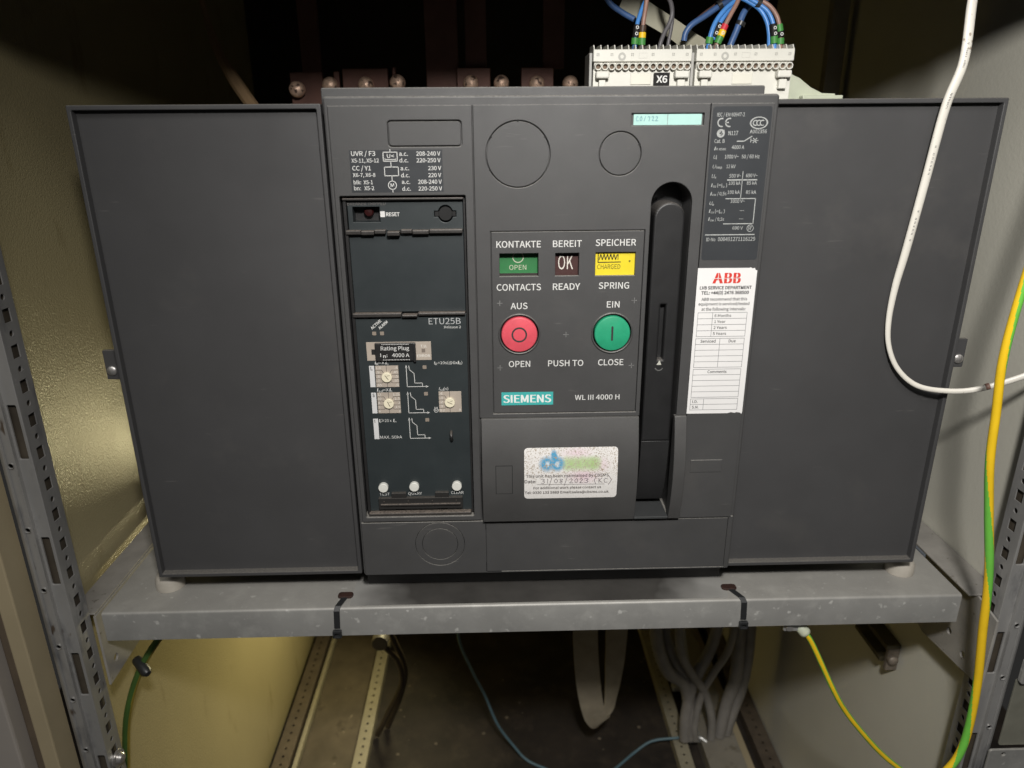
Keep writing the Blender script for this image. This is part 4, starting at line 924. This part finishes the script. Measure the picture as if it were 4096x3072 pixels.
wire([(181.5, 63, 446), (180.4, 63, 455), (177.8, 64, 464), (172.6, 66, 472), (165, 70, 478), (156, 74, 483)], 1.7, blue_m, 'second blue wire inside the far right arch', (), G)
wire([(189.4, 60, 440), (189.2, 60, 447), (188.0, 60, 456), (185.0, 61, 466), (179.6, 64, 474), (171, 68, 480), (160, 74, 487)], 1.75, brown_m, 'brown wire with green markers arching into the far right socket', ((456.0, 461.0, mk_g, 2.7, ()), (451.8, 455.8, mk_k, 2.9, (453.8,)), (447.2, 451.6, mk_g, 2.9, ())), G)
wire([(50, 110, 500), (60, 108, 484), (70, 104, 476), (80, 100, 470)], 2.4, navy_m, 'dark blue wire at the top left of the wiring', (), G)
# nylon ties on the dark wires
for p, ax, lab in (((162.5, 80, 464), (0.4, 0, 1), 'small black tie round the thick dark blue wire'), ((146.5, 88, 478.5), (1, 0, .6), 'small black tie round the looping dark blue wire'), ((171.2, 67, 477.0), (1, 0, -.5), 'small black tie round the arching blue wires')):
    o = MB().lathe(p, ax, [(3.3, -1.6), (3.9, -1.6), (3.9, 1.6), (3.3, 1.6)], 20).build('nylon_tie', tie_m, smooth=True, loc=p, angle=40); tag(o, lab, 'cable tie')

# beige flat strap behind the wires
def ribbon(pts, wv, th, name, m_, label, cat, loc):
    path = catmull(pts, 8); n = len(path); W = []
    for k in range(n):
        t_ = k/(n-1)*(len(wv)-1); i = min(int(t_), len(wv)-2); W.append(Vector(wv[i]).lerp(Vector(wv[i+1]), t_-i))
    b = MB(); vs = []
    for k, p in enumerate(path):
        tg_ = (path[min(k+1, n-1)]-path[max(k-1, 0)]).normalized(); nn = tg_.cross(W[k]).normalized()*th/2
        vs += [p-W[k]/2-nn, p+W[k]/2-nn, p+W[k]/2+nn, p-W[k]/2+nn]
    fs = []
    for k in range(n-1):
        for i in range(4): fs.append((4*k+i, 4*k+(i+1) % 4, 4*k+4+(i+1) % 4, 4*k+4+i))
    b.add(vs, fs+[(0, 1, 2, 3), tuple(4*n-4+i for i in range(4))])
    o = b.build(name, m_, smooth=True, loc=loc, angle=40); return tag(o, label, cat)
ribbon([(72, 112, 488), (92, 112, 477), (114, 112, 465), (136, 110, 451), (152, 106, 446), (172, 102, 438)], [(6, -2, 14), (6, -2, 14), (5, -4, 13), (8, -6, 12), (3, 6, 10), (3, 2, 9)], 0.8, 'flat_strap', strap_m, 'beige flat strap running diagonally behind the control wires', 'strap', (120, 110, 440))
# pale translucent moulding beside the right block
t = thing('plastic_moulding', 'pale cloudy plastic moulding lying behind the right terminal block', 'moulding', (215, 70, 405))
b = MB().plate([(198, 405.5), (243, 405.5), (243, 411), (232, 411.5), (222, 416), (212, 423), (200, 428)], [], 70, 78).build('web', clear_m, t, bevel=1)
MB().box(213, 246, 62, 72, 405.3, 409.5).build('lip', clear_m, t, bevel=0.8)

# ================================================================== dark interior above and behind
t = thing('busbar_set', 'dim oxidised copper busbars deep behind the top of the breaker', 'busbar', (-80, 320, 395))
for x0, x1, z0, z1, y in ((-203, -153, 395, 449, 306), (-77, -40, 395, 449, 306), (-6, 30, 395, 449, 306), (-249, -228, 395, 640, 318), (-112, -76, 395, 640, 322), (-68, -44, 450, 640, 330), (-212, -206, 395, 446, 304), (-148, -144, 395, 450, 304), (20, 44, 450, 640, 335), (-262, -226, 395, 446, 312)):
    MB().box(x0, x1, y, y+9, z0, z1).build('busbar', copper, t, bevel=0.8)
for px, z in ((640, 428), (712, 432), (789, 432), (858, 434), (1017, 433), (1083, 433), (1160, 432), (1233, 432)):
    x = -253+(px-640)*.508
    MB().lathe((x, 306, z), (0, -1, 0), [(8.6, 0), (8.6, 4), (7.6, 8), (5, 10), (0, 10.6)], 24).build('stud_end', bolt_m, t, smooth=True, angle=50)
o = MB().tube([(-360, 330, 560), (-352, 330, 510), (-340, 320, 470), (-318, 300, 436), (-290, 280, 400)], [2.5, 3, 5, 7, 7], 10).build('dim_cable', mat('dim_cable_pvc', (0.30, 0.20, 0.11), 0.5, 0.1), smooth=True, loc=(-330, 320, 400)); tag(o, 'dim brown cable slanting behind the left cover', 'cable')
o = MB().box(398, 420, 455, 470, 380, 900).build('rear_upright', mat('dim_upright', (0.27, 0.25, 0.21), 0.55), loc=(409, 462, 380), bevel=1.5); tag(o, 'dim grey upright at the back beside the right side panel', 'upright')

# ================================================================== white cable over the right cover
wp = [(318, 30, 560), (308, 12, 500), (305, 8, 470), (305, 5, 430), (299, 7, 399), (296, 11, 346), (292, 14, 291), (289, 15, 262), (288, 14.5, 234), (291, 13, 212), (301, 11, 192), (318, 8, 178), (340, 3, 174.5), (362, -4, 178), (390, -14, 192), (420, -24, 212), (470, -34, 238)]
wr_ = [3.6, 3.6, 3.5, 3.5, 3.5, 3.4, 3.3, 2.9, 2.4, 2.1, 2.1, 2.2, 2.3, 2.5, 2.7, 2.7, 2.7]
t = thing('white_cable', 'flat white twin cable hanging in a loop over the right cover', 'cable', (290, 12, 175))
MB().tube(wp, wr_, 18, flat=0.72).build('sheath', white_c, t, smooth=True, angle=60)
b = MB(); pth = catmull(wp, 20); random.seed(3)
for k in range(50, 122):
    if (k // 9) % 2 == 0 and random.random() < 0.8:
        p = pth[k]; d = (pth[k+1]-p).normalized(); nx = Vector((d.z, 0, -d.x))
        for q in (0, 1):
            c_ = p + nx*(0.5+0.5*random.uniform(-.3, .3)) + d*q*0.9
            b.stroke([(c_.x-nx.x*.6, c_.z-nx.z*.6), (c_.x+nx.x*.6+d.x*random.uniform(-.5, .5), c_.z+nx.z*.6+d.z*random.uniform(-.5, .5))], 0.32, p.y-2.62)
b.build('sheath_print', greyink, t)
MB().lathe((369, -6.4, 181.3), (0.9, -0.28, 0.42), [(2.5, -1.6), (2.75, -1.2), (2.75, 1.2), (2.5, 1.6)], 16).build('brown_joint', brown_m, t, smooth=True)

# earth cables, yellow with a green stripe
def earth(pts, r, label, name='earth_cable', tw=(0.0, 0.0), two=False, ms=None):
    t = thing(name, label, 'cable', pts[0], 'yellow and green earth cables')
    def mats(u, s_):
        a = (u - tw[0] - tw[1]*s_ + 0.5) % 1.0 - 0.5
        return 1 if abs(a) < 0.19 or (two and abs(abs(a)-0.5) < 0.10) else 0
    b = MB().tube(pts, r, 40, mats=mats, n=18); b.build('insulation', ms or [earth_y, earth_g], t, smooth=True, angle=60)
    return t
earth([(356, -60, 420), (345, -62, 340), (338, -62, 287), (335, -62, 226), (340, -61, 180), (345, -60, 138), (356, -58, 90), (366, -58, 45), (371, -58, 14), (375, -58, -22), (382, -58, -75), (385, -58, -122), (383, -59, -152), (376, -60, -172), (362, -60, -192), (340, -55, -215)], [3.1, 3.1, 3.1, 3.2, 3.2, 3.3, 3.4, 3.4, 3.5, 3.5, 3.5, 3.5, 3.5, 3.5, 3.5, 3.5], 'thick yellow and green earth cable hanging in front of the right side panel', tw=(0.41, 2.86))
t = earth([(252, 6, -70), (262, 4, -84), (288, 0, -136), (306, 0, -166), (330, 0, -197), (352, 0, -222), (374, 0, -242), (400, -2, -262), (430, -4, -275)], 2.6, 'thin yellow and green earth cable hanging from a lug under the beam', tw=(0.02, 0.1), two=True)
MB().lathe((250.5, 5.5, -67.5), (0.55, -0.5, -0.6), [(0, -4), (5.2, -4), (5.6, -2), (5.6, 4), (4.4, 6.5), (3, 7)], 20).build('crimp_sleeve', clear_m, t, smooth=True, angle=50)
MB().plate(rr(231, 250, -68, -58, 3), [], 3, 5).build('ring_lug', lug_m, t, bevel=0.5)
MB().cyl((236, 3, -62.5), (0, -1, 0), 3.6, 3.2, 6).build('lug_nut', screw_m, t, bevel=0.3)
t = earth([(-345, 90, -60), (-366, 70, -80), (-388, 54, -104), (-409, 46, -138), (-423, 36, -180), (-428, 26, -226), (-429, 18, -262), (-429, 12, -330)], 3.6, 'dim earth cable looping down beside the left corner post', tw=(0.62, 0.1), ms=[mat('shaded_earth_yellow', (0.22, 0.17, 0.025), 0.5, 0.15, 60), mat('shaded_earth_green', (0.045, 0.10, 0.022), 0.5, 0.15, 60)])  # darker copies of the earth colours, with the post's shade put into them
for dx, dz, rl, ln in ((0, 0, 5.0, 10),):
    o = MB().lathe((-404, 46, -127), (0.6, -0.5, -0.25), [(0, -10), (4.6, -10), (5.2, -6), (5.2, 10), (3.4, 13), (0, 13)], 18).build('cable_clip', tie_m, smooth=True, loc=(-404, 46, -127), angle=50); tag(o, 'black clip holding the earth cable under the left end of the beam', 'clip')

# bolt stub with a nut on the right side panel
t = thing('wall_latch', 'dark metal latch stub sticking out of the right side panel under the beam', 'latch', (420, 150, -205))
MB().box(412, 429.8, 120, 190, -192, -186).build('arm', mat('olive_metal', (0.10, 0.085, 0.05), 0.45, 0.2, 60, metal=0.5), t, bevel=1)
MB().box(416, 429.8, 120, 126, -222, -192).build('tongue', mat('worn_metal', (0.19, 0.16, 0.13), 0.5, 0.3, 90, metal=0.4), t, bevel=1)
MB().box(412, 429.8, 128, 190, -215, -209).build('arm', MATS['olive_metal'], t, bevel=1)
MB().lathe((421, 119.5, -205), (0, -1, 0), [(6, 0), (6, 4), (4, 6), (0, 6.5)], 18).build('nut', MATS['worn_metal'], t, smooth=True, angle=40)

# ================================================================== cabinet bottom
def rail(x0, x1, z, m_, label, flange=None, holes=True, y0=250, y1=740):
    t = thing('floor_rail', label, 'rail', ((x0+x1)/2, 500, -640), 'perforated rails on the cabinet floor')
    hs = []
    if holes:
        y = y0+12
        while y < y1-10: hs.append(circ((x0+x1)/2, y, 2.3, 12)); y += 17
    MB().plate(rect(x0, x1, y0, y1), hs, z-2, z, 'z').build('top_web', m_, t, bevel=0.6)
    MB().box(x0, x0+2, y0, y1, -640, z-2.1).build('side_web', m_, t); MB().box(x1-2, x1, y0, y1, -640, z-2.1).build('side_web', m_, t)
    return t
rail(-291, -268, -622, rail_m, 'pale perforated rail left of the dark floor opening')
rail(-426, -398, -622, rail_d, 'brown perforated rail along the foot of the left side panel')
rail(-392, -385, -624, rail_m, 'narrow pale rail edge beside the brown rail', holes=False)
rail(260, 284, -622, rail_m, 'pale perforated rail right of the dark floor opening')
rail(398, 428, -618, rail_d, 'perforated rail along the foot of the right side panel')
o = MB().box(-384, -292, 250, 740, -640, -636).build('gland_plate', mat('brown_gland_plate', (0.10, 0.08, 0.055), 0.6, 0.3, 16, specks=((0.24, 0.20, 0.15), 70, 0.72, 0.04), blot=((0.045, 0.035, 0.022), 20, 0.58, 0.1)), loc=(-338, 500, -640), bevel=0.8); tag(o, 'stained brown gland plate on the floor between the left rails', 'plate')
t = thing('gland_plate', 'pale grey gland plate on the floor between the right rails', 'plate', (335, 500, -640))
MB().box(304, 366, 250, 740, -612, -608).build('plate', tray_m, t, bevel=0.8)
MB().box(306, 308, 250, 740, -640, -612.2).build('side_web', tray_m, t); MB().box(362, 364, 250, 740, -640, -612.2).build('side_web', tray_m, t)
for y in (400, 520): MB().box(285, 306, y, y+16, -618, -606).build('clamp', lug_m, t, bevel=1.5)
o = MB().box(370, 384, 250, 740, -640, -624).build('floor_strip', beige_m, loc=(377, 500, -640), bevel=0.8); tag(o, 'narrow beige strip between grey gland plate and right rail', 'trim')

# dusty strap loop
ribbon([(91, 345, -200), (91, 345, -330), (97, 345, -420), (108, 348, -490), (121, 355, -524), (135, 368, -518), (143, 380, -480), (147, 386, -410), (147, 388, -330), (146, 388, -200)],
       [(38, 0, 0), (38, 0, 2), (38, 2, 3), (34, 4, 8), (22, 16, 10), (22, 18, -6), (32, 8, -4), (37, 2, 0), (38, 0, 0)], 1.4, 'hanging_strap', loop_m, 'flat dusty beige strap hanging in a loop below the beam', 'strap', (115, 365, -526))
# grey cables dropping to the right gland plate
def A4(px, py, yy):   # coordinates at depth yy (mm) read off at two depths
    return None
gc = [([(205, 380, -300), (212, 385, -385), (235, 392, -455), (265, 398, -486), (278, 402, -530), (284, 402, -606)], 10.5, 'thick grey cable dropping from the left towards the right gland plate'),
      ([(222, 395, -300), (228, 398, -385), (248, 402, -440), (270, 404, -480), (285, 404, -540), (292, 404, -606)], 9, 'grey cable crossing behind the thick left cable'),
      ([(318, 400, -300), (312, 400, -385), (304, 400, -425), (290, 400, -465), (280, 400, -500), (274, 398, -560), (276, 398, -606)], 9.5, 'grey cable bending in from the right towards the same clamp'),
      ([(352, 410, -300), (354, 410, -385), (356, 410, -440), (356, 410, -495), (346, 408, -540), (338, 405, -606)], 10.5, 'thick grey cable hanging at the right of the bundle'),
      ([(372, 420, -300), (374, 420, -385), (376, 420, -450), (372, 418, -510), (360, 414, -560), (350, 410, -606)], 10.5, 'rightmost thick grey cable of the bundle'),
      ([(240, 370, -300), (246, 372, -390), (270, 384, -450), (300, 392, -500), (318, 396, -560), (322, 398, -606)], 7, 'grey cable slanting across the front of the bundle'),
      ([(336, 380, -300), (330, 382, -400), (312, 388, -455), (296, 392, -505), (290, 394, -570), (294, 396, -606)], 6, 'thinner grey cable bending in front of the right cables'),
      ([(258, 420, -300), (262, 420, -385), (268, 418, -430), (276, 412, -470)], 5, 'thin pale cable between the crossing grey cables')]
for i, (pts, r, lab) in enumerate(gc):
    wire(pts, r, grey_c if r > 5 else strap_m, lab, (), 'grey cables below the beam', 'grey_cable', 'cable')
wire([(-106, 400, -300), (-105, 398, -385), (-86, 394, -445), (-66, 392, -494), (-45, 394, -560), (-18, 394, -608), (4, 385, -630), (34, 372, -636), (80, 350, -636), (120, 350, -636), (150, 366, -636), (190, 396, -632), (222, 408, -620), (262, 406, -612), (296, 400, -603)], 2.3, teal_w, 'thin faded blue wire trailing across the cabinet floor', (), None)
o = MB().tube([(296, 400, -603), (304, 396, -603), (312, 390, -606)], [2.6, 3.4, 2.0], 10).build('bare_wire_end', lug_m, smooth=True, loc=(300, 398, -603)); tag(o, 'bare crimped end of the faded blue wire', 'lug')
# dim cable bundle lower left
for i, (pts, lab) in enumerate((([(-262, 430, -330), (-240, 440, -420), (-215, 450, -470), (-210, 450, -520), (-236, 450, -580), (-260, 450, -632)], 'dim brown cable drooping beside the pale left rail'), ([(-250, 450, -330), (-222, 460, -430), (-206, 466, -500), (-216, 470, -560), (-244, 470, -634)], 'second dim brown cable drooping beside the pale left rail'))):
    wire(pts, 5, mat('dim_brown_pvc', (0.045, 0.032, 0.018), 0.5, 0.15), lab, (), 'dim cables at the lower left', 'dim_cable', 'cable')
o = MB().cyl((-231, 420, -388), (0, -1, 0), 13, 30, 32).build('grey_plug', mat('dim_grey', (0.11, 0.10, 0.09), 0.5), loc=(-231, 420, -388), bevel=1.5, smooth=True, angle=40); tag(o, 'round grey plug half hidden under the beam', 'plug')
random.seed(11)
b = MB()
for i in range(26):
    x, y = random.uniform(-265, 258), random.uniform(300, 640); s_ = random.uniform(1.0, 4.2); a = random.uniform(0, 3.14)
    c_, n_ = math.cos(a)*s_, math.sin(a)*s_
    b.add([(x+c_, y+n_, -639.6), (x-n_, y+c_, -639.6), (x-c_, y-n_, -639.6), (x+n_, y-c_*0.6, -639.6), (x, y, -638.2)], [(0, 1, 4), (1, 2, 4), (2, 3, 4), (3, 0, 4)])
o = b.build('floor_debris', mat('debris', (0.13, 0.105, 0.075), 0.8, 0.3, 80)); tag(o, 'crumbs of dirt and debris on the cabinet floor', 'debris', kind='stuff')
